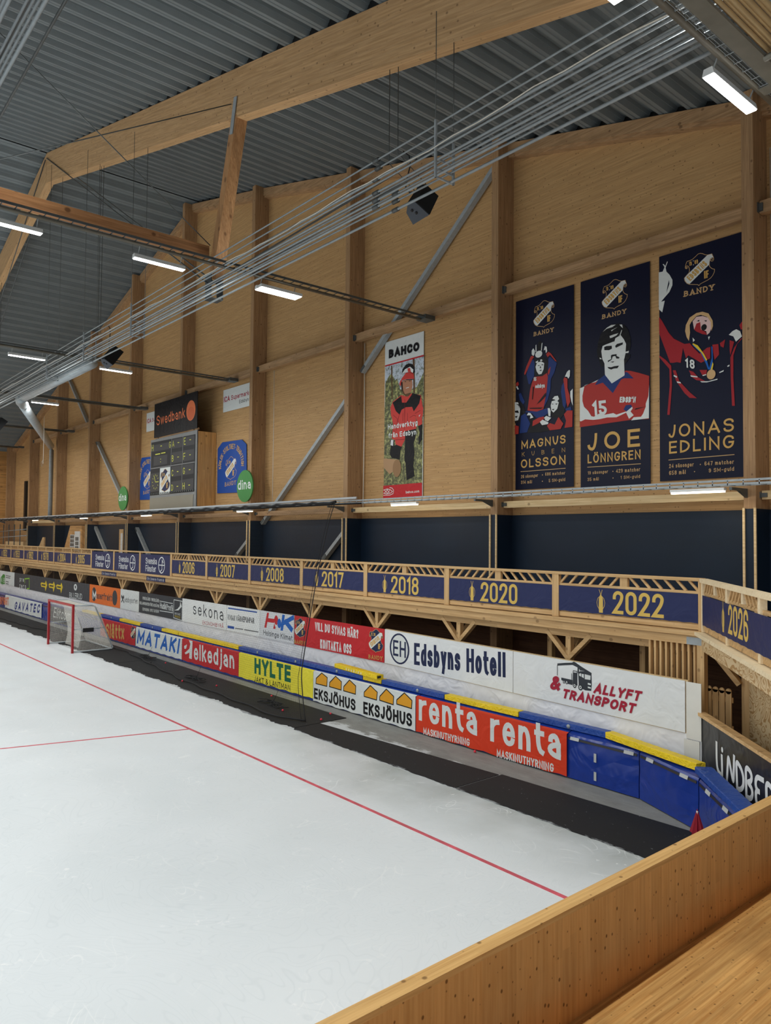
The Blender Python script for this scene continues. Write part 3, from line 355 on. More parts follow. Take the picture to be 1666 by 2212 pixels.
 'score': (None, [('P','dark',[-38721,10163,-33501,10103,-33506,8772,-38734,8788]),('P','dark',[-38771,8730,-33520,8726,-33529,7319,-38801,7318]),('P','beige',[-38794,7168,-33588,7194,-33642,6505,-38791,6499]),('P','lcd',[-38644,10002,-36197,9989,-36217,9632,-38667,9653]),('P','lcd',[-36102,10076,-34906,10057,-34913,9606,-36109,9607]),('P','lcd',[-34796,10072,-33572,10055,-33579,9610,-34803,9616]),('P','lcd',[-36118,9416,-34922,9408,-34924,8857,-36120,8847]),('P','lcd',[-34803,9409,-33578,9398,-33590,8870,-34814,8868]),('P','lcd',[-36131,8694,-34943,8689,-34956,8184,-36144,8165]),('P','lcd',[-34824,8689,-33599,8688,-33612,8197,-34828,8184]),('P','lcd',[-36133,7926,-34946,7947,-34957,7397,-36145,7371]),('P','lcd',[-34835,7953,-33611,7978,-33622,7432,-34838,7411]),('P','lcd',[-38369,9387,-36640,9369,-36664,8885,-38384,8886]),('P','lcd',[-38719,8485,-37596,8496,-37598,7529,-38750,7497]),('L','frame',40,[-36159,10151,-36207,8796]),('L','frame',40,[-34850,10137,-34862,8796]),('L','frame',40,[-36223,8739,-36197,7335]),('L','frame',40,[-34893,8731,-34886,7338]),('L','frame',40,[-38733,8760,-33505,8747]),('T','lemon','sans',0.1,'H',[-38649,9692,-38423,9693,-38665,10029]),('T','lemon','sans',0.1,'G',[-36454,9683,-36246,9685,-36468,10003]),('T','lemon','sans',0.1,'A',[-36068,9696,-35846,9700,-36081,10005]),('T','lemon','sans',0.1,'E',[-34721,9691,-34527,9692,-34736,10040]),('T','lemon','sans',0.1,'B',[-36098,8949,-35884,8953,-36112,9269]),('T','lemon','sans',0.1,'F',[-34758,8946,-34539,8944,-34772,9283]),('T','lemon','sans',0.1,'C',[-36092,8212,-35887,8212,-36106,8520]),('T','lemon','sans',0.1,'G',[-34771,8229,-34560,8231,-34784,8548]),('T','lemon','sans',0.1,'D',[-36086,7464,-35873,7470,-36100,7771]),('T','lemon','sans',0.1,'H',[-34773,7472,-34546,7480,-34787,7801]),('P','lemon',[-37528,9895,-37330,9889,-37329,9854,-37527,9859]),('P','lemon',[-35441,9884,-35259,9879,-35257,9845,-35440,9850]),('P','lemon',[-34104,9898,-33931,9892,-33930,9859,-34102,9864]),('P','lemon',[-35445,9152,-35263,9149,-35261,9115,-35443,9118]),('P','lemon',[-34098,9155,-33926,9152,-33925,9119,-34097,9122]),('P','lemon',[-35466,8418,-35283,8418,-35282,8384,-35464,8384]),('P','lemon',[-34110,8429,-33938,8429,-33937,8396,-34109,8396]),('P','lemon',[-35460,7672,-35278,7675,-35276,7641,-35458,7638]),('P','lemon',[-34121,7671,-33949,7674,-33947,7641,-34120,7638]),('E','lemon',[-37458,9186,38,24]),('E','lemon',[-37460,9040,38,24]),('P','lemon',[-38151,9502,-37529,9500,-37527,9452,-38149,9454]),('P','lemon',[-37416,9510,-36876,9505,-36874,9458,-37414,9463]),('L','lemon',30,[-38061,8334,-38061,8424]),('L','lemon',30,[-37901,8291,-37856,8369]),('L','lemon',30,[-37785,8174,-37707,8219]),('L','lemon',30,[-37742,8015,-37652,8015]),('L','lemon',30,[-37785,7855,-37707,7810]),('L','lemon',30,[-37901,7738,-37856,7660]),('L','lemon',30,[-38061,7695,-38061,7605]),('L','lemon',30,[-38221,7738,-38266,7660]),('L','lemon',30,[-38338,7855,-38416,7810]),('L','lemon',30,[-38381,8015,-38471,8015]),('L','lemon',30,[-38338,8174,-38416,8219]),('L','lemon',30,[-38221,8291,-38266,8369]),('L','lemon',35,[-38061,8015,-38263,8377]),('L','lemon',35,[-38061,8015,-37649,8005]),('P','white',[-37492,8707,-36230,8701,-36215,7347,-37523,7336]),('M','solid',[-36855,7418,8628])]),
 'bank_banner': ((-38371, -33316, 10376, 12188), [('T','orange','round',0.13,'Swedbank',[-38049,11014,-34651,11053,-38073,11525]),('E','orange',[-34012,11318,495,502]),('E','orange2',[-34016,11189,380,316])]),
 'crest_board': (None, [('P','royal',[-33109,9444,-32645,9714,-30754,9669,-30332,9414,-30231,7201,-33094,7257]),('M','line2',[-31762,7845,8954]),('T','tan','slab',0.16,'BANDY',[-32308,7550,-31239,7606,-32315,7749]),('A','tan','KÄRLEK·STOLTHET·TRADITION',[-31737,8540,981,769])]),
 'grocer_sign': ((-32592, -29725, 11191, 12222), [('T','crimson','sans',0.2,'ICA',[-32559,11640,-31964,11643,-32568,11908]),('T','crimson','round',0.17,'Supermarket',[-31832,11662,-29824,11671,-31839,11886]),('T','ink','sans',0.14,'Edsbyn',[-31040,11398,-30187,11404,-31045,11562])]),
 'disc': (None, [('E','green',[-29143,7391,699,708]),('T','white','sans',0.16,'dina',[-29738,7241,-28606,7251,-29752,7663])]),
 'h_green': (None, [('P','leafgreen',[-62560,1849,-61802,2185,-61263,2158,-61193,1477,-61967,1405,-62520,1471]),('T','white','sans',0.15,'NB',[-62352,1530,-61296,1534,-62392,1907]),('L','grey',70,[-61017,2107,-59648,2094]),('L','grey',70,[-61003,1971,-59751,1967]),('L','grey',70,[-60973,1674,-60188,1664]),('L','grey',70,[-60957,1520,-60172,1512])]),
 'h_dark': (None, [('T','white','round',0.16,'pre',[-57167,1865,-56137,1871,-57198,2190]),('T','white','round',0.16,'zero',[-57195,1369,-55573,1416,-57229,1729]),('L','lime',80,[-55913,1797,-55941,2096,-54831,2183,-54769,1497,-55345,1449]),('P','yellow',[-52181,1975,-51947,2058,-51235,2048,-51016,2222,-50731,1944,-51083,1521,-51212,1769,-52003,1772]),('P','yellow',[-50460,2009,-50239,2090,-49564,2079,-49356,2248,-49085,1978,-49420,1566,-49542,1808,-50292,1811]),('P','yellow',[-48900,2020,-48689,2098,-48047,2088,-47849,2253,-47592,1989,-47910,1587,-48027,1823,-48740,1827]),('L','charcoal',90,[-51934,1903,-51114,1905]),('L','charcoal',90,[-50227,1939,-49449,1940]),('L','charcoal',90,[-48678,1951,-47938,1952]),('E','white',[-45252,2111,281,189]),('E','charcoal',[-45253,2123,102,84]),('T','white','sans',0.13,'BILLERUD',[-46286,1421,-44053,1475,-46310,1751])]),
 'h_orange': (None, [('E','charcoal',[-42123,1898,343,389]),('E','charcoal',[-39021,1904,355,393]),('T','white','sans',0.24,'M',[-42336,1644,-41765,1643,-42365,2083]),('T','charcoal','round',0.18,'aserfrakt',[-41711,1686,-39440,1687,-41735,2061])]),
 'h_gate': (None, [('T','charcoal','round',0.11,'edsbyporten',[-37657,1782,-35975,1817,-37671,2039]),('L','charcoal',70,[-38118,2049,-37718,1739]),('L','charcoal',70,[-37735,2049,-38101,1745]),('L','charcoal',70,[-38083,2114,-37922,1989,-37776,2114])]),
 'h_profile': (None, [('T','white','sans',0.13,'HudikProfil',[-33334,1803,-31933,1763,-33347,2082]),('L','white',30,[-33402,2135,-31969,2120]),('L','white',30,[-33360,1688,-31931,1708]),('L','white',30,[-31858,2298,-31007,2289,-31009,1443,-31863,1494,-31858,2298]),('P','white',[-31196,2268,-31044,2050,-31371,1858,-31808,1824,-31470,1913,-31235,2056]),('T','white','sans',0.12,'NEW WAVE',[-31732,1648,-31170,1645,-31736,1745]),('T','yellow','sans',0.12,'PROFILE',[-31726,1522,-31165,1521,-31730,1615]),('T','white','sans',0.13,'PROFILKLÄDER  YRKESKLÄDER',[-35359,2067,-33451,2066,-35367,2213]),('T','white','sans',0.13,'REKLAMPRODUKTER FÖRETAGSGÅVOR',[-35717,1822,-33440,1826,-35724,1960]),('T','white','sans',0.13,'EXPONERING  SKYLT & DEKOR',[-35333,1544,-33450,1575,-35340,1681])]),
 'h_office': (None, [('T','charcoal','round',0.11,'sekona',[-29910,1813,-27219,1769,-29930,2311]),('T','crimson','sans',0.13,'EKONOMIBYRÅ',[-29028,1461,-27185,1478,-29034,1618])]),
 'h_pump': (None, [('T','charcoal','sans',0.15,'VI KAN VÄRMEPUMPAR',[-26867,1838,-24795,1881,-26874,2052]),('L','royal',50,[-26837,2309,-24605,2324]),('P','royal',[-26859,1618,-26331,1625,-26328,1527,-26856,1519]),('L','grey',45,[-26252,1567,-25623,1586]),('L','grey',45,[-25537,1583,-24483,1599])]),
 'h_heat': (None, [('T','redc','sans',0.26,'H',[-24072,1805,-23303,1829,-23892,2367]),('T','ribbon','sans',0.3,'K',[-22967,1807,-22182,1837,-22852,2382]),('E','greyl',[-23160,2117,224,279]),('E','redc',[-23255,2149,131,170]),('E','ribbon',[-23047,2053,130,169]),('T','charcoal','sans',0.12,'Helsinge Klimat',[-24123,1533,-22174,1523,-24128,1722])]),
 'h_ask': (None, [('T','white','sans',0.17,'VILL DU SYNAS HÄR?',[-20813,2026,-18447,2001,-20819,2305]),('T','white','sans',0.17,'KONTAKTA OSS',[-20495,1459,-18793,1475,-20501,1766]),('M','solid',[-21707,1685,2357]),('M','solid',[-17582,1676,2380]),('T','gold','slab',0.16,'BANDY',[-22041,1460,-21372,1464,-22044,1590]),('T','gold','slab',0.16,'BANDY',[-17922,1456,-17260,1474,-17924,1578])]),
 'h_hotel': (None, [('E','inkblue',[746,1925,468,447]),('E','white',[746,1925,396,398]),('T','inkblue','sans',0.15,'EH',[448,1697,1055,1696,442,2157]),('T','inkblue','sans',0.17,'Edsbyns Hotell',[1434,1564,5012,1749,1426,2179])]),
 'h_crane': (None, [('P','charcoal',[6636,2318,6831,2358,7057,2396,7108,2424,7159,2410,7328,2339,7592,2244,7592,2178,7411,2258,7278,2251,7244,2300,7125,2331,7074,2344,6849,2306,6636,2266]),('P','charcoal',[7082,2182,7210,2187,7210,1904,7074,1922]),('P','charcoal',[7210,2309,7252,2315,7252,2194,7210,2187]),('P','charcoal',[7227,2190,7278,2238,7411,2258,7592,2224,7600,1993,7584,1852,7428,1839,7344,1858,7244,1909]),('P','charcoal',[6752,2016,7074,2011,7074,1895,6953,1903,6752,1960]),('P','white',[7257,2181,7311,2196,7311,2122,7257,2134]),('P','white',[7328,2185,7386,2187,7386,2100,7328,2118]),('P','white',[7411,2191,7568,2181,7563,2087,7411,2083]),('P','white',[7494,2016,7576,2009,7576,1976,7494,1976]),('P','white',[7494,1936,7576,1930,7576,1897,7494,1903]),('E','charcoal',[6831,1932,35,38]),('E','white',[6831,1932,19,21]),('E','charcoal',[6831,1932,10,11]),('E','charcoal',[6910,1934,39,43]),('E','white',[6910,1934,22,24]),('E','charcoal',[6910,1934,11,12]),('E','charcoal',[7134,1898,49,54]),('E','white',[7134,1898,27,30]),('E','charcoal',[7134,1898,14,15]),('E','charcoal',[7294,1884,60,67]),('E','white',[7294,1884,34,38]),('E','charcoal',[7294,1884,17,19]),('L','charcoal',14,[6642,2277,6642,2047]),('L','charcoal',14,[7091,2183,7100,2223,7202,2220,7202,2186]),('L','charcoal',14,[7053,2157,7057,2015]),('T','crimson','sans',0.25,'ALLYFT',[7641,1821,8803,1844,7714,2038]),('T','crimson','sans',0.25,'TRANSPORT',[6770,1563,8671,1566,6837,1781]),('T','crimson','sans',0.24,'&',[6417,1698,6699,1710,6484,2021])]),
 'd_rent': ((-14705, -9900, 0, 0), [('T','white','round',0.165,'renta',[-14594,357,-12515,374,-14602,1086]),('T','white','sans',0.17,'MASKINUTHYRNING',[-14416,25,-12761,71,-14418,202]),('T','white','round',0.165,'renta',[-12092,338,-10049,353,-12095,1061]),('T','white','sans',0.17,'MASKINUTHYRNING',[-11884,11,-10241,48,-11885,196])]),
 'd_house': ((-19463, -14733, 0, 0), [('P','amber',[-19307,758,-19013,964,-18718,866,-18735,597,-19319,592]),('P','amber',[-18593,737,-18292,970,-17997,848,-18006,600,-18605,609]),('P','amber',[-17884,722,-17604,961,-17302,832,-17311,590,-17889,598]),('P','amber',[-16911,715,-16629,949,-16317,811,-16345,585,-16909,596]),('P','amber',[-16206,713,-15926,958,-15612,811,-15627,581,-16210,604]),('P','amber',[-15484,738,-15173,977,-14865,825,-14879,609,-15482,625]),('L','ink',28,[-19307,758,-19013,964,-18718,866,-18735,597,-19319,592,-19307,758]),('L','ink',28,[-18593,737,-18292,970,-17997,848,-18006,600,-18605,609,-18593,737]),('L','ink',28,[-17884,722,-17604,961,-17302,832,-17311,590,-17889,598,-17884,722]),('L','ink',28,[-16911,715,-16629,949,-16317,811,-16345,585,-16909,596,-16911,715]),('L','ink',28,[-16206,713,-15926,958,-15612,811,-15627,581,-16210,604,-16206,713]),('L','ink',28,[-15484,738,-15173,977,-14865,825,-14879,609,-15482,625,-15484,738]),('T','ink','sans',0.2,'EKSJÖHUS',[-19407,117,-17303,109,-19414,448]),('T','ink','sans',0.2,'EKSJÖHUS',[-16933,96,-14857,128,-16939,444])]),
 'd_field': ((-24167, -19477, 0, 0), [('T','pine','sans',0.25,'HYLTE',[-23060,373,-20742,402,-23076,918]),('T','ink','sans',0.14,'JAKT & LANTMAN',[-23071,81,-20769,136,-23076,274])]),
 'd_chain': ((-28856, -24183, 0, 0), [('T','white','round',0.165,'elkedjan',[-27762,250,-24493,328,-27787,883]),('P','white',[-28229,966,-27907,964,-27946,245,-28183,245,-28159,482,-28506,364,-28595,410,-28173,632,-28096,830]),('P','white',[-28650,690,-28393,777,-28472,596,-28645,576])]),
 'd_tools': ((-33693, -28876, 0, 0), [('T','ribbon','sans',0.24,'MATAKI',[-33558,242,-29182,300,-33393,873])]),
 'd_mow': ((-38242, -33758, 0, 0), [('T','gold','round',0.18,'Slåttx',[-37526,81,-35095,252,-37502,772]),('M','solid',[-34025,378,962])]),
 'd_tech': ((-56895, -48344, 0, 0), [('T','inkblue2','sans',0.24,'GAVATEC',[-54489,130,-48786,364,-54273,686]),('T','orange','sans',0.24,'BYGGT',[-58181,194,-55936,290,-58242,767]),('T','charcoal','sans',0.2,'NÄRA',[-58087,-35,-56460,33,-58104,129])]),
 'd_script': ((-46901, -42639, 0, 0), [('T','white','round',0.12,'Elitcom',[-45995,360,-42994,388,-45805,956])]),
 'lind': (None, [('T','white','round',0.13,'LiNDBE',[889,1004,2888,1132,763,1468])]),
}
# ------------------------------------------------------------------ lettering: a small stroke alphabet (w;strokes, r = rounded corner)
GL = {
'A': '.86;0,0 .43,1 .86,0|.15,.3 .71,.3', 'B': '.7;0,0 0,1 .64,1r .64,.53r 0,.53|0,.53 .7,.53r .7,0r 0,0', 'C': '.75;.75,.78 .75,1r 0,1r 0,0r .75,0r .75,.22', 'D': '.76;0,0 0,1 .76,1r .76,0r 0,0',
'E': '.6;.6,0 0,0 0,1 .6,1|0,.52 .54,.52', 'F': '.58;0,0 0,1 .58,1|0,.5 .52,.5', 'G': '.8;.78,.8 .78,1r 0,1r 0,0r .8,0r .8,.46 .48,.46', 'H': '.72;0,0 0,1|.72,0 .72,1|0,.52 .72,.52', 'I': '0;0,0 0,1', 'J': '.48;.48,1 .48,0r 0,0r 0,.22',
'K': '.7;0,0 0,1|.68,1 .02,.44|.22,.6 .7,0', 'L': '.55;0,1 0,0 .55,0', 'M': '.95;0,0 0,1 .475,.25 .95,1 .95,0', 'N': '.76;0,0 0,1 .76,0 .76,1', 'O': '.86;.43,0 0,0r 0,1r .86,1r .86,0r .43,0', 'P': '.68;0,0 0,1 .68,1r .68,.45r 0,.45',
'R': '.7;0,0 0,1 .68,1r .68,.48r 0,.48|.36,.48 .7,0', 'S': '.68;.66,.8 .66,1r 0,1r 0,.53r .68,.53r .68,0r 0,0r 0,.2', 'T': '.7;0,1 .7,1|.35,1 .35,0', 'U': '.74;0,1 0,0r .74,0r .74,1', 'V': '.8;0,1 .4,0 .8,1', 'W': '1.15;0,1 .29,0 .575,1 .86,0 1.15,1',
'X': '.7;0,0 .7,1|0,1 .7,0', 'Y': '.76;0,1 .38,.45 .76,1|.38,.45 .38,0', 'Z': '.66;0,1 .66,1 0,0 .66,0', '&': '.8;.8,0 .14,.72r .14,1r .58,1r .58,.68r 0,.36r 0,0r .55,0r .8,.42',
'0': '.62;.31,0 0,0r 0,1r .62,1r .62,0r .31,0', '1': '.22;0,.82 .22,1 .22,0', '2': '.6;0,.74 0,1r .6,1r .6,.62r 0,0 .6,0', '3': '.6;0,.8 0,1r .6,1r .6,.54r .2,.54|.2,.54 .6,.54r .6,0r 0,0r 0,.2', '4': '.68;.5,0 .5,1 0,.28 .68,.28', '5': '.6;.56,1 .04,1 .04,.58 .6,.58r .6,0r 0,0r 0,.2',
'6': '.6;.58,.8 .58,1r 0,1r 0,0r .6,0r .6,.56r 0,.56', '7': '.58;0,1 .58,1 .18,0', '8': '.6;.3,.54 .02,.54r .02,1r .58,1r .58,.54r .3,.54|.3,.54 0,.54r 0,0r .6,0r .6,.54r .3,.54', '9': '.6;.02,.2 .02,0r .6,0r .6,1r 0,1r 0,.44r .6,.44',
'a': '.5;.04,.56 .04,.7r .5,.7r .5,0|.5,.4 0,.4r 0,0r .5,0', 'b': '.54;0,1 0,0|0,.35 0,.7r .54,.7r .54,0r 0,0r 0,.35', 'c': '.5;.5,.52 .5,.7r 0,.7r 0,0r .5,0r .5,.18', 'd': '.54;.54,1 .54,0|.54,.35 .54,.7r 0,.7r 0,0r .54,0r .54,.35', 'e': '.54;0,.36 .54,.36 .54,.7r 0,.7r 0,0r .52,0r .52,.14',
'f': '.34;.38,1 .12,1r .12,0|0,.68 .34,.68', 'g': '.54;.54,.7 .54,-.28r 0,-.28r 0,-.14|.54,.35 .54,.7r 0,.7r 0,0r .54,0r .54,.35', 'h': '.5;0,0 0,1|0,.4 0,.7r .5,.7r .5,0', 'i': '0;0,0 0,.66|0,.95 0,1.0', 'j': '.16;.16,.7 .16,-.28r 0,-.28|.16,.95 .16,1.0', 'k': '.5;0,0 0,1|.46,.7 .02,.3|.16,.42 .5,0',
'l': '0;0,0 0,1', 'm': '.86;0,0 0,.7|0,.4 0,.7r .43,.7r .43,0|.43,.4 .43,.7r .86,.7r .86,0', 'n': '.5;0,0 0,.7|0,.4 0,.7r .5,.7r .5,0', 'o': '.54;.27,0 0,0r 0,.7r .54,.7r .54,0r .27,0', 'p': '.54;0,.7 0,-.28|0,.35 0,.7r .54,.7r .54,0r 0,0r 0,.35', 'r': '.34;0,0 0,.7|0,.4 0,.7r .36,.7', 's': '.46;.44,.58 .44,.7r 0,.7r 0,.36r .46,.36r .46,0r 0,0r 0,.12',
't': '.32;.1,.95 .1,0r .34,0|0,.68 .34,.68', 'u': '.5;0,.7 0,0r .5,0r .5,.3|.5,.7 .5,0', 'v': '.5;0,.7 .25,0 .5,.7', 'w': '.8;0,.7 .2,0 .4,.7 .6,0 .8,.7', 'x': '.5;0,0 .5,.7|0,.7 .5,0', 'y': '.52;0,.7 .28,0|.52,.7 .18,-.28', 'z': '.46;0,.7 .46,.7 0,0 .46,0',
"'": '0;0,1 0,.8', '-': '.4;0,.42 .4,.42', '.': '0;0,0 0,.02', '?': '.5;0,.8 0,1r .5,1r .5,.6r .25,.5 .25,.3|.25,.02 .25,.06', '·': '.1;0,.45 .06,.45', ':': '0;0,.1 0,.16|0,.6 0,.66'}
DOTS = {'Ä': ('A', .2, .66), 'Ö': ('O', .22, .64), 'ä': ('a', .08, .42), 'ö': ('o', .08, .46)}
for k, (b_, x1, x2) in DOTS.items():
    t = '1.2' if k.isupper() else '.92'; t2 = '1.24' if k.isupper() else '.96'
    GL[k] = GL[b_] + '|%s,%s %s,%s|%s,%s %s,%s' % (x1, t, x1, t2, x2, t, x2, t2)
GL['Å'] = GL['A'] + '|.43,1.12 .3,1.12r .3,1.34r .56,1.34r .56,1.12r .43,1.12'; GL['å'] = GL['a'] + '|.25,.86 .13,.86r .13,1.06r .37,1.06r .37,.86r .25,.86'
def glyph(ch):
    if ch not in GL: return 0.12, []
    w, st = GL[ch].split(';'); out = []
    for s in st.split('|'):
        pts = []
        for p in s.split():
            r = p.endswith('r'); x, y = p.rstrip('r').split(','); pts.append((float(x), float(y), r))
        out.append(pts)
    return float(w), out
def round_path(pts, fx, fy, rmax):
    """pts (x,y,rounded) in glyph units -> scaled polyline with quarter-ellipse corners"""
    P = [(fx(p[0]), fy(p[1]), p[2]) for p in pts]; out = []
    for i, (x, y, r) in enumerate(P):
        if not r or i in (0, len(P) - 1): out.append((x, y)); continue
        a = P[i - 1]; c = P[i + 1]
        va = (a[0] - x, a[1] - y); vc = (c[0] - x, c[1] - y); la = math.hypot(*va); lc = math.hypot(*vc)
        if la < 1e-6 or lc < 1e-6: out.append((x, y)); continue
        ka = (.5 if a[2] else 1.0) if (i - 1) else .999; kc = (.5 if c[2] else 1.0)
        ra = min(la * ka, rmax); rc = min(lc * kc, rmax)
        p0 = (x + va[0] / la * ra, y + va[1] / la * ra); p3 = (x + vc[0] / lc * rc, y + vc[1] / lc * rc)
        k = .5523; p1 = (p0[0] + (x - p0[0]) * k, p0[1] + (y - p0[1]) * k); p2 = (p3[0] + (x - p3[0]) * k, p3[1] + (y - p3[1]) * k)
        for j in range(6):
            t = j / 5; m = 1 - t
            out.append(tuple(m**3 * p0[q] + 3 * m * m * t * p1[q] + 3 * m * t * t * p2[q] + t**3 * p3[q] for q in (0, 1)))
    res = [out[0]]
    for p in out[1:]:
        if math.hypot(p[0] - res[-1][0], p[1] - res[-1][1]) > 1e-5: res.append(p)
    return res
def ribbon(pl, w, ext=0.0, closed=False):
    """polyline -> quads of width w with mitred joints"""
    n = len(pl)
    if n < 2: return []
    pl = [Vector((p[0], p[1])) for p in pl]
    if ext and not closed:
        d = (pl[0] - pl[1]).normalized(); pl[0] = pl[0] + d * ext
        d = (pl[-1] - pl[-2]).normalized(); pl[-1] = pl[-1] + d * ext
    L = []; R = []
    for i in range(n):
        a = pl[i - 1] if (i > 0 or closed) else None; b = pl[(i + 1) % n] if (i < n - 1 or closed) else None
        d1 = (pl[i] - a).normalized() if a is not None else None; d2 = (b - pl[i]).normalized() if b is not None else None
        d1 = d1 or d2; d2 = d2 or d1
        n1 = Vector((-d1.y, d1.x)); n2 = Vector((-d2.y, d2.x)); m = n1 + n2
        if m.length < .2: m = n1
        m.normalize(); s = min(1 / max(m.dot(n1), .38), 2.4)
        L.append(pl[i] + m * (w / 2 * s)); R.append(pl[i] - m * (w / 2 * s))
    q = []
    for i in range(n - (0 if closed else 1)):
        j = (i + 1) % n; d = pl[j] - pl[i]
        if (L[j] - L[i]).dot(d) <= 0: q.append([(L[i] + L[j]) / 2, R[j], R[i]])
        elif (R[j] - R[i]).dot(d) <= 0: q.append([L[i], L[j], (R[i] + R[j]) / 2])
        else: q.append([L[i], L[j], R[j], R[i]])
    return q
def text_quads(s, style, wt, width, height):
    """quads of a word set to exactly width x height (cap height), lower left at 0,0"""
    gap = {'geo': .30, 'slab': .34, 'sans': .2, 'round': .22, 'block': .16}.get(style, .22)
    info = [glyph(c) for c in s]; w = wt * height
    total = sum(i[0] for i in info) + gap * (len(s) - 1) + .0001
    k = (width - len(s) * w) / total
    if k < height * .12: k = height * .12; w = max((width - k * total) / len(s), .2 * wt * height)
    if k > height * 1.0 and len(s) > 1:
        k = height * 1.0; gap = ((width - len(s) * w) / k - sum(i[0] for i in info)) / (len(s) - 1)
    rmax = {'geo': 99, 'block': .2 * height}.get(style, .42 * height)
    x = 0; out = []
    for (gw, st) in info:
        fx = lambda v, x=x: x + w / 2 + v * k
        fy = lambda v: w / 2 + v * (height - w)
        for p in st:
            pl = round_path(p, fx, fy, rmax)
            clo = len(pl) > 3 and math.hypot(pl[0][0] - pl[-1][0], pl[0][1] - pl[-1][1]) < 1e-4
            if clo: out += ribbon(pl[:-1], w, 0, True)
            else: out += ribbon(pl, w, w / 2)
            if style == 'slab':
                for e in (p[0], p[-1]):
                    if e[1] in (0, 1) and not e[2] and not clo:
                        cx, cy = fx(e[0]), fy(e[1]); out.append([(cx - w * 1.25, cy - w * .34), (cx + w * 1.25, cy - w * .34), (cx + w * 1.25, cy + w * .34), (cx - w * 1.25, cy + w * .34)])
        x += gw * k + w + gap * k
    return out
class Plane:
    """an upright sheet: A (x,y) is its u = 0, t its direction, n points to the viewer's side"""
    def __init__(s, A, B):
        s.A = Vector(A); s.t = (Vector(B) - s.A).normalized(); s.n = Vector((s.t.y, -s.t.x))
    def p(s, u, v, d=0.0):
        q = s.A + s.t * u + s.n * d; return (q.x, q.y, v)
P_WALL = Plane((0, 17.27), (1, 17.27)); P_COL = Plane((0, 16.55), (1, 16.55)); P_SB = Plane((0, 16.25), (1, 16.25))
P_H1 = Plane((0, 14.57), (1, 14.57)); P_H2 = Plane((-17.2, 14.57), (-7.43, 13.97)); P_D = Plane((0, 13.58), (1, 13.58)); P_RL = Plane((0, 14.455), (1, 14.455))
P_LB = Plane((-7.11, 14.0), (-5.01, 12.01)); P_26 = Plane((-7.3, 14.5), (-4.59, 11.09))
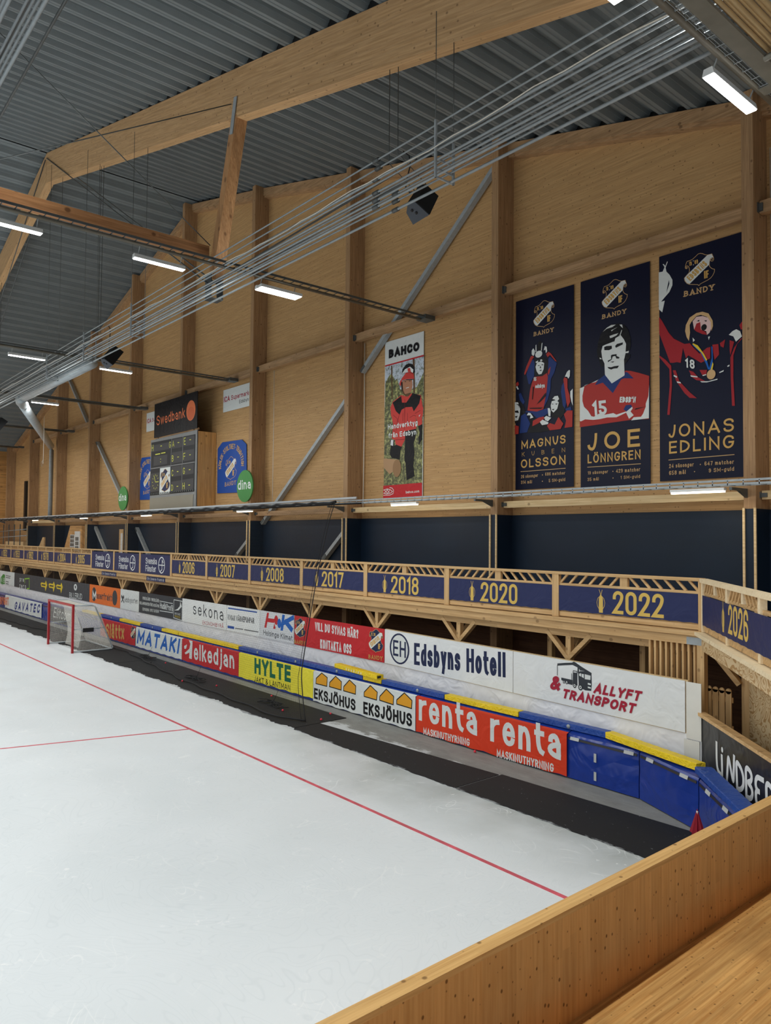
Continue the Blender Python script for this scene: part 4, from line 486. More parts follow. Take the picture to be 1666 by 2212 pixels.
class Print:
    """flat artwork on a sheet: every colour a material slot of one mesh, each layer a hair in front of the last"""
    def __init__(s, plane, mb=None, d0=.0, du=0.0, dv=0.0):
        s.pl = plane; s.mb = mb or MB(); s.mats = []; s.d = d0; s.du = du; s.dv = dv; s.step = .0004
    def mat(s, m):
        if m not in s.mats: s.mats.append(m)
        s.mb.cur = s.mats.index(m)
    def poly(s, col, pts): s.mat(pm(col)); s.d += s.step; s.mb.face([s.pl.p(u + s.du, v + s.dv, s.d) for u, v in pts])
    def quads(s, col, qs):
        s.mat(pm(col)); s.d += s.step
        for i, q in enumerate(qs):
            ar = abs(sum(q[k][0] * q[(k + 1) % len(q)][1] - q[(k + 1) % len(q)][0] * q[k][1] for k in range(len(q))))
            if ar < 2e-7: continue
            s.mb.face([s.pl.p(u + s.du, v + s.dv, s.d + .00002 * (i % 89)) for u, v in q])
    def rect(s, col, u0, u1, v0, v1): s.poly(col, [(u0, v0), (u1, v0), (u1, v1), (u0, v1)])
    def ell(s, col, u, v, a, b, n=28): s.poly(col, [(u + a * math.cos(2 * math.pi * i / n), v + b * math.sin(2 * math.pi * i / n)) for i in range(n)])
    def ring(s, col, u, v, a, b, w, n=32): s.quads(col, ribbon([(u + a * math.cos(2 * math.pi * i / n), v + b * math.sin(2 * math.pi * i / n)) for i in range(n)], w, 0, True))
    def line(s, col, w, pts): s.quads(col, ribbon(pts, w))
    def text(s, col, style, wt, string, BL, BR, TL):
        e1 = Vector(BR) - Vector(BL); e2 = Vector(TL) - Vector(BL); W_ = e1.length; H_ = (e2 - e1.normalized() * e2.dot(e1.normalized())).length
        x = e1 / W_; y = e2 / H_
        s.quads(col, [[tuple(Vector(BL) + x * p[0] + y * p[1]) for p in q] for q in text_quads(string, style, wt, W_, H_)])
    def emblem(s, kind, uc, v0, v1):
        r, items = ART['emblem']; k = (v1 - v0) / ((r[3] - r[2]) / 1000.0); cu = (r[0] + r[1]) / 2000.0; cv = r[2] / 1000.0
        f = lambda a: [(uc + (a[i] / 1000.0 - cu) * k, v0 + (a[i + 1] / 1000.0 - cv) * k) for i in range(0, len(a), 2)]
        for it in sorted(items, key=lambda i: 0 if i[1] == 'fill' else 1):
            if it[1] == 'fill':
                if kind == 'solid': s.poly('inkblue', f(it[2]))
            elif it[0] == 'P': s.poly(it[1], f(it[2]))
            elif it[0] == 'E': (u, v), = f(it[2][:2]); s.ell(it[1], u, v, it[2][2] / 1000.0 * k, it[2][3] / 1000.0 * k, 8)
            elif it[0] == 'L': s.line(it[1], .011 * k * 1.25, f(it[3]))
            elif it[0] == 'T': a = f(it[5]); s.text(it[1], it[2], it[3], it[4], *a)
    def art(s, name, skip=None):
        for it in ART[name][1]:
            if it[1] == skip: continue
            if it[0] == 'P': a = it[2]; s.poly(it[1], [(a[i] / 1000.0, a[i + 1] / 1000.0) for i in range(0, len(a), 2)])
            elif it[0] == 'E': a = [c / 1000.0 for c in it[2]]; s.ell(it[1], *a)
            elif it[0] == 'L': a = [c / 1000.0 for c in it[3]]; s.line(it[1], it[2] / 1000.0, [(a[i], a[i + 1]) for i in range(0, len(a), 2)])
            elif it[0] == 'T': a = [c / 1000.0 for c in it[5]]; s.text(it[1], it[2], it[3], it[4], a[0:2], a[2:4], a[4:6])
            elif it[0] == 'M': s.emblem(it[1], *[c / 1000.0 for c in it[2]])
            elif it[0] == 'A':
                cu, cv, ru, rv = [c / 1000.0 for c in it[3]]; n = len(it[2])
                for i, ch in enumerate(it[2]):
                    a = math.radians(187 - 194 * (i + .5) / n); ux = math.sin(a); vx = -math.cos(a)
                    B_ = Vector((cu + ru * math.cos(a), cv + rv * math.sin(a))); x = Vector((math.sin(a), -math.cos(a))); y = Vector((math.cos(a), math.sin(a)))
                    h = .25; w = h * .52 if ch not in 'I·' else h * .2
                    s.text(it[1], 'sans', .17, ch, B_ - x * w / 2, B_ + x * w / 2, B_ - x * w / 2 + y * h)
    def sheet(s, col, u0, u1, v0, v1, th=.012):
        """the sheet itself, with thickness behind"""
        s.mat(pm(col)); a = s.pl
        s.mb.prism([a.p(u + s.du, v + s.dv, s.d) for u, v in ((u0, v0), (u1, v0), (u1, v1), (u0, v1))], (-a.n.x * th, -a.n.y * th, 0))
    def sheet_poly(s, col, pts, th=.012):
        s.mat(pm(col)); a = s.pl; s.mb.prism([a.p(u + s.du, v + s.dv, s.d) for u, v in pts], (-a.n.x * th, -a.n.y * th, 0))
    def build(s, name, label, cat, group=None, parent=None):
        o = s.mb.build(name, s.mats, parent)
        if parent is None: tag(o, label, cat, group)
        elif label: o['label'] = label
        return o
# ================================================================== THE SETTING
RIDGE = -35.6
def roof_z(x, z0=22.55): return z0 - (.26 * (x - RIDGE) if x > RIDGE else .285 * (RIDGE - x))
XL, XR = -71.2, 3.2
M_LINE = plain('red_ice_line', rgb(212, 92, 106), .4, noise=.2, nscale=6)
# ice with its red lines
m = MB(); m.box(XL, XR, -62, 11.2, -.12, 0)
floor = m.build('floor', M_ICE, origin=(0, 0, 0)); struct(floor, 'large sheet of scratched white indoor ice', 'ice')
m = MB(); m.box(XL, -4.3, 9.05, 9.13, 0, .004); o = m.build('red_line', M_LINE, floor); o['label'] = 'red painted end line on the ice'
m = MB(); m.prism([(-19.88, 4.68, 0), (-19.8, 4.7, 0), (-18.72, 9.06, 0), (-18.8, 9.06, 0)], (0, 0, .004)); 
m.prism([(-19.84, 4.68, 0), (-22.6, -6.5, 0), (-22.68, -6.5, 0), (-19.92, 4.68, 0)], (0, 0, .004)); o = m.build('red_line', M_LINE, floor); o['label'] = 'thin red line running across the ice to the end line'
m = MB(); m.box(XL, XR, 11.2, 17.5, -.12, -.002); struct(m.build('floor_concrete', M_CONCS, origin=(0, 0, 0)), 'grey wet concrete strip in front of the blue pads', 'concrete')
# ragged rubber mats, one per roll
edges = [-71, -57.5, -43.6, -30.2, -17.1, -10.95, -5.2]
for i in range(6):
    x0, x1 = edges[i] + .02, edges[i + 1] - .02; n = int((x1 - x0) / .09); pts = []
    for k in range(n + 1):
        x = x0 + (x1 - x0) * k / n; pts.append((x, 11.2 - (x + 5.2) * .004 + (random.uniform(-.05, .03) + .06 * math.sin(x * 1.7) + .05 * math.sin(x * 4.3) if x < -17 else random.uniform(-.02, .02))))
    m = MB(); yl, yr = ((13.1, 13.1), (13.1, 13.1), (13.1, 13.15), (13.15, 13.1), (12.15, 12.6), (12.66, 12.9))[i]
    top = [(x, y, .014) for x, y in pts] + [(x1, yr, .014), (x0, yl, .014)]
    m.prism([(p[0], p[1], 0.001) for p in top], (0, 0, .013))
    lab = ['black rubber mat at the far left end of the rink edge', 'black rubber mat beyond the goal', 'black rubber mat beside and behind the goal', 'black rubber mat below the net and the yellow banner', 'black rubber mat between the net end and the overlapping mat seam', 'black rubber mat nearest the wooden parapet, ending under its edge'][i]
    one('rubber_mat', m, M_MAT, lab, 'mat', 'rubber mats along the ice edge')
# gable wall and far side wall
m = MB()
pr = [(XL, 3.15), (XL, roof_z(XL) + .1), (RIDGE, roof_z(RIDGE) + .1), (XR, roof_z(XR) + .1), (XR, 3.15)]
m.prism([(x, 17.3, z) for x, z in pr], (0, .3, 0)); struct(m.build('wall_back', M_WALL, origin=(0, 17.3, 0)), 'tall gable wall of horizontal knotty wood boards', 'wall')
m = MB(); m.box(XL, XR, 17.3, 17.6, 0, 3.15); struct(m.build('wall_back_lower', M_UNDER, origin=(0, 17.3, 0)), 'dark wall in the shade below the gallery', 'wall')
m = MB(); m.box(XL - .3, XL, -62, 17.6, 0, roof_z(XL) + .1); struct(m.build('wall_left', M_WALLS, origin=(XL, 0, 0)), 'distant side wall of orange wood boards', 'wall')
# corrugated roof deck: a deep trapezoid profile pushed along the hall
def deck(xa, xb, name, label):
    prof = []; x = xa; p = .74; dirn = 1 if xb > xa else -1
    while (xb - x) * dirn > 0:
        for dx, dz in ((0, 0), (.10, 0), (.115, .018), (.145, .018), (.16, 0), (.26, 0), (.33, .13), (.35, .13), (.39, .22), (.46, .22), (.475, .205), (.53, .205), (.545, .22), (.60, .22), (.65, .13), (.67, .13)):
            prof.append((x + dx * dirn, dz))
        x += p * dirn
    m = MB(); vs = []; fs = []
    for (px, dz) in prof:
        z = roof_z(px) + dz + .01; vs += [(px, -30, z), (px, 17.27, z)]
    for i in range(len(prof) - 1): fs.append((2 * i, 2 * i + 1, 2 * i + 3, 2 * i + 2))
    m.mesh(vs, fs); struct(m.build(name, M_DECK, origin=(0, 0, 0)), label, 'ceiling')
deck(RIDGE + .05, XR, 'ceiling', 'ribbed grey steel roof deck rising to the ridge')
deck(RIDGE - .05, XL, 'ceiling_far', 'far slope of ribbed grey steel roof deck beyond the ridge')
m = MB(); m.prism([(RIDGE - .5, 17.3, roof_z(RIDGE - .5) + .25), (RIDGE, 17.3, roof_z(RIDGE) + .26), (RIDGE + .5, 17.3, roof_z(RIDGE + .5) + .25)], (0, -47, 0)); m.build('ridge_cap', M_DECK); struct(bpy.data.objects['ridge_cap'], 'dark fold along the roof ridge', 'ceiling')
m = MB()
m.prism([(XL, -30, roof_z(XL) + .26), (RIDGE, -30, roof_z(RIDGE) + .3), (XR, -30, roof_z(XR) + .26), (XR, -30, roof_z(XR) + .36), (RIDGE, -30, roof_z(RIDGE) + .4), (XL, -30, roof_z(XL) + .36)], (0, 47.4, 0)); struct(m.build('roof_cover', M_DECK, origin=(0, 0, 0)), 'outer roof skin above the ribbed deck', 'roof')
m = MB()
for xa, xb in ((XL, RIDGE), (RIDGE, XR)): m.prism([(xa, 17.275, roof_z(xa) - .02), (xb, 17.275, roof_z(xb) - .02), (xb, 17.275, roof_z(xb) + .26), (xa, 17.275, roof_z(xa) + .26)], (0, .02, 0))
struct(m.build('roof_closure', M_BLACK, origin=(0, 17.28, 0)), 'black closure strip behind the rib ends of the roof deck', 'ceiling')
# columns
CX = [-.02, -7.30, -14.68, -21.9, -28.85, -36.0, -42.8, -49.65, -56.4, -63.3, -70.2]
for i, cx in enumerate(CX[1:]):
    m = MB(); m.box(cx - .13, cx + .13, 16.6, 17.3, 0, roof_z(cx) - .02)
    o = m.build('column', M_COLUMN)
    struct(o, ['tall wooden wall column right of the medal poster', 'tall wooden wall column left of the poster with the raised cup', 'tall wooden wall column left of the lumberjack poster', 'tall wooden wall column carrying the larger green disc', 'tall wooden wall column behind the scoreboard at the ridge',
      'tall wooden wall column carrying the smaller green disc', 'tall wooden wall column right of the little hut', 'tall wooden wall column beside the vertical steel duct', 'tall wooden wall column left of the vertical duct', 'last wooden wall column near the far corner'][i], 'column')
# top plates under the deck, and the timber rails between columns
bay = list(zip(CX[1:], CX[:-1]))
BN = ['beyond the right edge column', 'above the three portrait posters', 'above the lumberjack poster', 'in the bay right of the larger green disc', 'above the right-hand grocer sign', 'above the left-hand grocer sign', 'in the bay left of the smaller green disc', 'in the bay above the little hut', 'in the bay left of the vertical duct', 'in the last bay but one before the corner']
BL_ = ['beyond the right edge column', 'below the three portrait posters', 'below the lumberjack poster', 'below the lowest end of the long steel brace', 'under the scoreboard and blue crest board', 'under the left side of the scoreboard', 'left of the smaller green disc', 'above the little hut', 'left of the vertical duct', 'in the last bay but one before the corner']
for i, (a, b) in enumerate(bay):
    x0, x1 = a + .13, b - .13
    m = MB(); m.prism([(x0, 17.0, roof_z(x0) - .02), (x1, 17.0, roof_z(x1) - .02), (x1, 17.0, roof_z(x1) - .36), (x0, 17.0, roof_z(x0) - .36)], (0, .3, 0))
    m.prism([(x0, 17.06, roof_z(x0) - .36), (x1, 17.06, roof_z(x1) - .36), (x1, 17.06, roof_z(x1) - .44), (x0, 17.06, roof_z(x0) - .44)], (0, .24, 0))
    struct(m.build('wall_top_beam', M_GIRT), 'sloping top timber under the roof ' + BN[i], 'beam')
    if a > -68:
        t = thing('wall_rail', ((x0 + x1) / 2, 16.95, 12.4), 'upper horizontal wall timber ' + BN[i], 'rail', 'upper wall rails'); m = MB(); m.box(x0 + .02, x1 - .01, 16.86, 17.06, 12.42, 12.7); m.build('timber', M_GIRT, t)
        m = MB(); m.box(x0 + .002, x0 + .1, 16.82, 16.86, 12.46, 12.64); m.box(x0 + .002, x0 + .02, 16.78, 17.05, 12.44, 12.66); m.build('bracket', M_STEELD, t)
        t = thing('wall_rail', ((x0 + x1) / 2, 16.95, 6.06), ('pale' if i in (0, 1, 2, 8) else 'brown') + ' lower horizontal wall timber ' + BL_[i], 'rail', 'lower wall rails')
        m = MB(); m.box(x0 + .02, x1 - .01, 16.86, 17.0, 6.07, 6.26); m.build('timber', M_PALE if i in (0, 1, 2, 8) else M_GIRT, t)
        m = MB(); m.box(x0 + .002, x0 + .14, 16.82, 16.86, 6.12, 6.21); m.box(x0 + .002, x0 + .02, 16.78, 17.0, 6.1, 6.23); m.build('bracket', M_STEELD, t)
    # navy cladding of the gallery back wall, with returns on the columns and pale battens
    if a > -64:
        t = thing('wall_cladding', ((x0 + x1) / 2, 17.2, 3.3), 'dark navy cladding ' + BL_[i] + ', with pale edge battens', 'cladding', 'navy cladding behind the gallery')
        m = MB(); m.box(x0, x1, 17.24, 17.3, 3.3, 5.86); m.box(x0, x0 + .02, 16.6, 17.24, 3.3, 5.86); m.box(x1 - .02, x1, 16.6, 17.24, 3.3, 5.86); m.box(x0 - .26, x0, 16.575, 16.6, 3.3, 5.86); m.build('panel', M_NAVYWALL, t)
        for bx in (x0 - .265, x0 - .025):
            m = MB(); m.box(bx, bx + .05, 16.54, 16.575, 3.3, 5.88); m.build('batten', M_PALE, t)
# steel wind braces on the gable wall
BR = [((-21.6, 11.3), (-14.9, 16.75), 'long grey steel brace beside and above the lumberjack poster'), ((-28.55, 5.75), (-22.05, 10.75), 'long grey steel brace sloping down towards the larger green disc'),
      ((-23.9, 4.3), (-22.05, 5.8), 'short dark end of a steel brace in the navy bay left of the lumberjack poster'), ((-30.9, 4.2), (-29.0, 5.5), 'short dark end of a steel brace in the navy bay under the larger green disc'),
      ((-49.9, 11.4), (-56.2, 16.9), 'dark steel brace high up left, crossing a lamp run'), ((-43.0, 5.8), (-49.5, 11.25), 'dark steel brace running down to the smaller green disc'),
      ((-46.6, 3.35), (-50.1, 6.15), 'dark steel brace in front of the navy cladding beside the hut'), ((-40.2, 3.5), (-42.65, 5.6), 'pale grey steel brace end in the navy bay under the scoreboard')]
for (p, q, lab) in BR:
    t = thing('wall_brace', (p[0], 17.1, p[1]), lab, 'brace', 'steel wind braces'); m = MB(); m.bar((p[0], 17.12, p[1]), (q[0], 17.12, q[1]), .14, .2, (0, -1, 0)); m.build('channel', M_STEEL, t)
    d = (Vector((q[0], 0, q[1])) - Vector((p[0], 0, p[1]))).normalized(); m = MB()
    for c, s in ((p, 1), (q, -1)): m.bar((c[0], 17.01, c[1]), (c[0] + d.x * .3 * s, 17.01, c[1] + d.z * .3 * s), .1, .02, (0, -1, 0))
    m.build('end_plate', M_STEELD, t)
# roof frames: glulam rafters with struts and rods
def frame(Y, lab, kd):
    def half(xa, xb):
        m = MB(); n = .16
        m.prism([(xa, Y - n, roof_z(xa) - .01), (xb, Y - n, roof_z(xb) - .01), (xb, Y - n, roof_z(xb) - 1.38), (xa, Y - n, roof_z(xa) - 1.38)], (0, 2 * n, 0)); return m
    struct(half(RIDGE + .01, XR).build('roof_beam', M_BEAM, origin=(RIDGE, Y, 0)), 'great glulam roof beam ' + lab[0], 'beam')
    struct(half(XL, RIDGE - .01).build('roof_beam', M_BEAM, origin=(RIDGE, Y, 0)), 'glulam roof beam ' + lab[1], 'beam')
    m = MB()
    for xa, xb in ((XL, RIDGE), (RIDGE, XR)): m.prism([(xa, Y - .1, roof_z(xa) - .02), (xb, Y - .1, roof_z(xb) - .02), (xb, Y - .1, roof_z(xb) + .2), (xa, Y - .1, roof_z(xa) + .2)], (0, .2, 0))
    struct(m.build('roof_closure', M_BLACK, origin=(RIDGE, Y, 20)), 'black filler between the ribs above the ' + ('crossing beam' if kd == 0 else 'nearer beam'), 'ceiling')
    for sx, xt, xb, l in ((1, -18.05, -19.3, lab[2]), (-1, -53.15, -51.9, lab[3])):
        zt = roof_z(xt) - 1.3; t = thing('roof_strut', (xb, Y, 12.0), l, 'strut', 'roof struts')
        m = MB(); m.bar((xb, Y, 12.5), (xt, Y, zt), .3, .34, (0, 1, 0)); m.build('timber', M_STRUT, t)
        m = MB(); m.box(xb - .26, xb + .1, Y - .19, Y - .17, 11.92, 12.62); m.box(xb - .26, xb + .1, Y + .17, Y + .19, 11.92, 12.62); m.box(xb - .26, xb + .1, Y - .19, Y + .19, 11.9, 11.93); m.build('foot_plate', M_STEELD, t)
        m = MB(); m.bar((xt - .12 * sx, Y - .19, zt - .5), (xt + .1 * sx, Y - .19, zt + .45), .16, .02, (0, -1, 0)); m.build('head_plate', M_STEEL, t)
        for dy in (-.19, .19):
            m = MB(); m.tube([(xb, Y + dy, 12.3), (RIDGE + .1 * sx, Y + dy, roof_z(RIDGE) - .3)], .022, 6); m.build('tie_rod', M_STEELD, t)
            m = MB(); m.tube([(xb, Y + dy, 12.3), (XR if sx > 0 else XL, Y + dy, 12.9)], .022, 6); m.build('tie_rod', M_STEELD, t)
frame(9.9, ('crossing the picture up to the right', 'of the far slope falling away at the left edge', 'brown roof strut hanging from the great beam to the pipe bundle', 'distant roof strut under the far slope of the near frame'), 0)
frame(2.9, ('one bay nearer than the crossing beam', 'of the far slope one bay nearer', 'brown roof strut of the nearer frame', 'distant roof strut of the nearer frame'), 1)
m = MB(); m.bar((-19.42, 9.72, 13.25), (-19.42, 2.9, 13.25), .12, .36); o = one('tie_beam', m, M_TIE, 'brown horizontal timber joining the strut foot from the left edge', 'beam')
m = MB(); m.tube([(-19.35, 9.74, 13.45), (-18.0, 3.12, 16.8)], .014, 6); one('bracing_rod', m, M_STEELD, 'thin steel rod rising from the strut foot to the upper left', 'rod', 'thin roof bracing rods')
m = MB(); m.tube([(-18.2, 9.72, 17.05), (-19.35, 3.12, 13.4)], .014, 6); one('bracing_rod', m, M_STEELD, 'thin steel rod from the face of the great beam to the left edge', 'rod', 'thin roof bracing rods')

# ================================================================== GALLERY
PX = [-7.29, -10.86, -14.47, -18.0, -21.52, -25.04, -28.56, -32.0, -35.55, -38.99, -42.4, -45.79, -49.16, -52.62, -55.92, -59.31, -62.75, -66.2, -69.65]
m = MB(); m.box(XL, -7.3, 14.56, 17.3, 3.16, 3.3); m.prism([(-7.3, 14.5, 3.16), (-4.05, 10.6, 3.16), (3, 10.6, 3.16), (3, 17.3, 3.16), (-7.3, 17.3, 3.16)], (0, 0, .14)); struct(m.build('gallery_floor', M_RAIL, origin=(0, 14.6, 0)), 'wooden floor of the spectator gallery', 'floor')
m = MB(); m.box(XL, -7.3, 14.36, 14.6, 3.26, 3.35); struct(m.build('gallery_edge', M_RAIL, origin=(0, 14.5, 0)), 'board along the gallery edge under the railing', 'beam')
m = MB(); m.box(XL, -7.25, 14.44, 14.56, 3.07, 3.26); struct(m.build('gallery_beam', M_RAIL, origin=(0, 14.5, 0)), 'long fascia timber of the gallery', 'beam')
m = MB(); m.box(XL, -7.4, 14.7, 14.86, 2.88, 3.16); struct(m.build('gallery_joist', M_RAIL, origin=(0, 14.7, 0)), 'inner bearing timber of the gallery above the braces', 'beam')
o = MB(); o.box(-7.62, -7.3, 14.43, 14.44, 3.07, 3.22); one('nail_plate', o, M_STEEL, 'galvanised plate on the gallery fascia at its corner', 'plate')
def rail_section(windows=False):
    """one railing bay, 3.5 m wide, x from -3.5 to 0 at the right-hand post"""
    r = thing('rail_section', (0, 0, 0), 'wooden railing bay', 'railing', 'railing bays')
    def part(name, mat, *boxes):
        m = MB()
        for b in boxes: m.box(*b)
        return m.build(name, mat, r)
    part('post', M_RAILV, (-.09, .09, -.05, .05, 3.355, 4.34)); part('top_rail', M_RAIL, (-3.5, 0, -.06, .08, 4.34, 4.405)); part('middle_rail', M_RAIL, (-3.4, -.1, -.02, .05, 4.087, 4.141)); part('bottom_rail', M_RAIL, (-3.4, -.1, -.02, .05, 3.375, 3.48))
    if not windows:
        part('centre_block', M_RAILV, (-1.84, -1.66, -.02, .06, 4.141, 4.34))
        n = 6
        for k in range(n):
            for side in (-1, 1):
                x = -1.75 + side * (.24 + .262 * k); m = MB(); m.bar((x + side * .1, .01, 4.135), (x - side * .1, .01, 4.345), .045, .045, (0, 1, 0)); m.build('slat', M_RAIL, r)
    return r
YEARS = ['2022', '2020', '2018', '2017', '2008', '2007', '2006', None, None, None, '2005', '2004', '1978', '1962', '1953', '1952', None, None]
sec = {}
ready = {}
for i in range(len(PX) - 1):
    w = i in (7, 8, 9)
    if w not in ready: r = ready[w] = rail_section(w)
    else: r = copy_tree(ready[w])
    r.location = (PX[i], 14.5, 0); r.scale = ((PX[i] - PX[i + 1]) / 3.5, 1, 1)
    y = YEARS[i]
    if y: r['label'] = 'wooden railing bay with slanted slats above the %s banner' % y
    elif w: r['label'] = ['plain wooden railing bay behind the right-hand of the three window banners', 'plain wooden railing bay behind the middle of the three window banners', 'plain wooden railing bay behind the left-hand of the three window banners'][i - 7]
    else: r['label'] = ['wooden railing bay just beyond the last year banner', 'wooden railing bay at the far corner'][i - 16]; 
def trophy(P, u, v0, v1, col='gilt'):
    h = v1 - v0
    P.poly(col, [(u + a * h, v0 + b * h) for a, b in ((-.095, .0), (.095, .0), (.105, .3), (.1, .6), (.06, .72), (.03, .74), (.03, .78), (-.03, .78), (-.06, .72), (-.1, .6), (-.105, .3))])
    P.line(col, .022 * h, [(u, v0 + .76 * h), (u - .09 * h, v0 + h)]); P.line(col, .022 * h, [(u, v0 + .76 * h), (u + .07 * h, v0 + h)])
    for s in (-1, 1): P.line(col, .02 * h, [(u + s * x * h, v0 + z * h) for x, z in ((.04, .72), (.15, .62), (.2, .45), (.17, .28), (.09, .16))])
def wavy(u0, u1, v0, v1, n=22, a=.012):
    b = [(u0 + (u1 - u0) * k / n, v0 + (a if k % 2 else 0)) for k in range(n + 1)]
    return b + [(u1, v1), (u0, v1)]
for i, y in enumerate(YEARS):
    if not y: continue
    x1 = PX[i] - .1; x0 = PX[i + 1] + .1; k = (x1 - x0) / 3.36; c = (x0 + x1) / 2
    P = Print(P_RL); P.sheet_poly('navy2', wavy(x0, x1, 3.5, 4.085), .006)
    u = c - .25 * k if i == 0 else c - .55 * k
    P.text('gilt', 'block', .15, y, (u - .0, 3.54), (u + 1.2 * k, 3.54), (u - .0, 4.04)); trophy(P, u - .3 * k, 3.535, 4.045)
    P.build('year_banner', 'navy banner reading %s in gold beside a gold trophy' % y, 'banner', 'champion year banners on the gallery rail')
for i, lab in ((7, 'right-hand navy window-maker banner, beside the 2006 banner'), (8, 'middle of three navy window-maker banners with ringed cross sign'), (9, 'left-hand navy window-maker banner, beside the 2005 banner')):
    x1 = PX[i] - .11; x0 = PX[i + 1] + .11; P = Print(P_RL); P.sheet_poly('navy2', wavy(x0, x1, 3.31, 4.28), .006)
    P.text('whiteb', 'round', .13, 'Svenska', (x0 + .6, 3.82), (x0 + 1.88, 3.82), (x0 + .6, 4.12)); P.text('whiteb', 'round', .13, 'Fönster', (x0 + .6, 3.46), (x0 + 1.8, 3.46), (x0 + .6, 3.76))
    uc, vc = x0 + 2.42, 3.81; P.ring('whiteb', uc, vc, .33, .36, .05); P.line('whiteb', .045, [(uc - .31, vc), (uc + .31, vc)])
    P.line('whiteb', .045, [(uc - .14, vc - .3), (uc + .05, vc - .2), (uc + .06, vc + .24), (uc + .2, vc + .1)])
    P.build('window_banner', lab, 'banner', 'window-maker banners')
for x, lab in ((-39.6, 'small navy slogan strip on the fascia below the left window banner'), (-33.6, 'small navy slogan strip on the fascia below the right window banner')):
    P = Print(Plane((0, 14.425), (1, 14.425))); P.sheet('navy2', x - 1.05, x + 1.05, 3.03, 3.25, .015); P.text('whiteb', 'round', .12, 'En ljusare framtid', (x - .92, 3.08), (x + .92, 3.08), (x - .92, 3.2)); P.build('slogan_strip', lab, 'sign', 'slogan strips')
# posts with knee braces under the gallery
BX = [-10.69, -14.27, -17.76, -21.25, -24.67, -28.12, -31.59, -34.95, -38.39, -41.6, -45.01, -48.33, -51.77, -56.64, -60.12, -63.6, -67.1]
r0 = thing('gallery_post', (0, 0, 0), '', 'post', 'gallery posts with braces')
m = MB(); m.box(-.07, .07, -.07, .07, 0, 2.92); m.build('post', M_RAILV, r0)
for a, b in (((-.62, -.02, 2.97), (0, -.02, 2.36)), ((.62, -.02, 2.97), (0, -.02, 2.36)), ((0, .6, 3.1), (0, .0, 2.4))):
    m = MB(); m.bar(a, b, .1, .14, (0, 1, 0) if a[1] < .1 else (1, 0, 0)); m.build('brace', M_RAIL, r0)
names = ['hotel banner\'s right end near the truck picture', 'hotel banner lettering', 'start of the hotel banner', 'red contact banner\'s left crest', 'light heating banner', 'white accountant banner', 'dark profile banner\'s right part', 'dark profile banner\'s left end', 'orange haulage banner', 'joint of dark and orange banners', 'dark banner\'s white crown', 'dark banner\'s first yellow arrow', 'dark banner\'s green bracket', 'green-block banner', 'far left edge', 'far left corner, outer', 'far left corner, inner']
for i, x in enumerate(BX):
    r = r0 if i == 0 else copy_tree(r0)
    r.location = (x, 14.78, 0); r['label'] = 'gallery post with knee braces above the ' + names[i]
for x, l in ((-9.3, 'plain post behind the truck banner'), (-11.9, 'plain post behind the joint of hotel and truck banners')):
    m = MB(); m.box(x - .07, x + .07, 15.6, 15.74, 0, 3.16); one('gallery_post', m, M_RAILV, l, 'post')
# the corner: pale new railing turning towards us, plywood edge, plywood wall
def on26(u, d=0): q = P_26.p(u, 0, d); return q
r = thing('corner_railing', P_26.p(0, 3.3), 'pale new railing turning the corner with the 2026 banner', 'railing')
def obar(mat, name, u0, u1, v, w, h, d=0.0, par=None):
    m = MB(); m.bar(P_26.p(u0, v, d), P_26.p(u1, v, d), w, h); return m.build(name, mat, par)
obar(M_NEWX, 'top_rail', .02, 5.1, 4.36, .15, .08, 0, r); obar(M_RAIL, 'middle_rail', .1, 5.1, 4.11, .07, .06, -.02, r); obar(M_RAIL, 'bottom_rail', .1, 5.1, 3.43, .07, .14, -.02, r)
for u in (.1, 2.02, 3.94):
    m = MB(); m.bar(P_26.p(u, 3.35), P_26.p(u, 4.33), .13, .1, tuple(P_26.n) + (0,)); m.build('post', M_NEWX, r)
for u in (1.05, 2.95): m = MB(); m.bar(P_26.p(u, 4.14), P_26.p(u, 4.34), .13, .06, tuple(P_26.n) + (0,)); m.build('centre_block', M_NEWX, r)
for c in (1.05, 2.95):
    for k in range(4):
        for s in (-1, 1): x = c + s * (.2 + .19 * k); m = MB(); m.bar(P_26.p(x + s * .09, 4.13), P_26.p(x - s * .09, 4.34), .05, .05, tuple(P_26.n) + (0,)); m.build('slat', M_RAIL, r)
P = Print(P_26, d0=.06); P.sheet_poly('navy2', wavy(.2, 4.6, 3.49, 4.08), .006); P.text('gilt', 'block', .15, '2026', (2.2, 3.58), (3.42, 3.58), (2.2, 4.08)); trophy(P, 1.85, 3.56, 4.1); P.build('year_banner', 'navy banner reading 2026 on the corner railing', 'banner', 'champion year banners on the gallery rail')
m = MB(); m.bar(P_26.p(-.02, 3.31, .03), P_26.p(5.1, 3.31, .03), .3, .07); struct(m.build('gallery_corner_edge', M_NEWX, origin=(-7, 14, 3)), 'pale edge board of the gallery corner', 'beam')
m = MB(); m.prism([P_26.p(0, 2.98, .05), P_26.p(5.1, 2.98, .05), P_26.p(5.1, 3.275, .05), P_26.p(0, 3.275, .05)], (-P_26.n.x * .05, -P_26.n.y * .05, 0)); struct(m.build('gallery_corner_fascia', M_PLY, origin=(-6, 13, 2)), 'plywood fascia under the corner railing', 'beam')
PW = Plane((-6.75, 15.0), (-3.2, 11.4))
m = MB(); m.prism([PW.p(.3, 0), PW.p(4.3, 0), PW.p(4.3, 3.16), PW.p(.3, 3.16)], (.04, .04, 0)); struct(m.build('wall_right', M_PLY, origin=(-6, 14.4, 0)), 'plywood wall with bold grain under the gallery corner', 'wall')
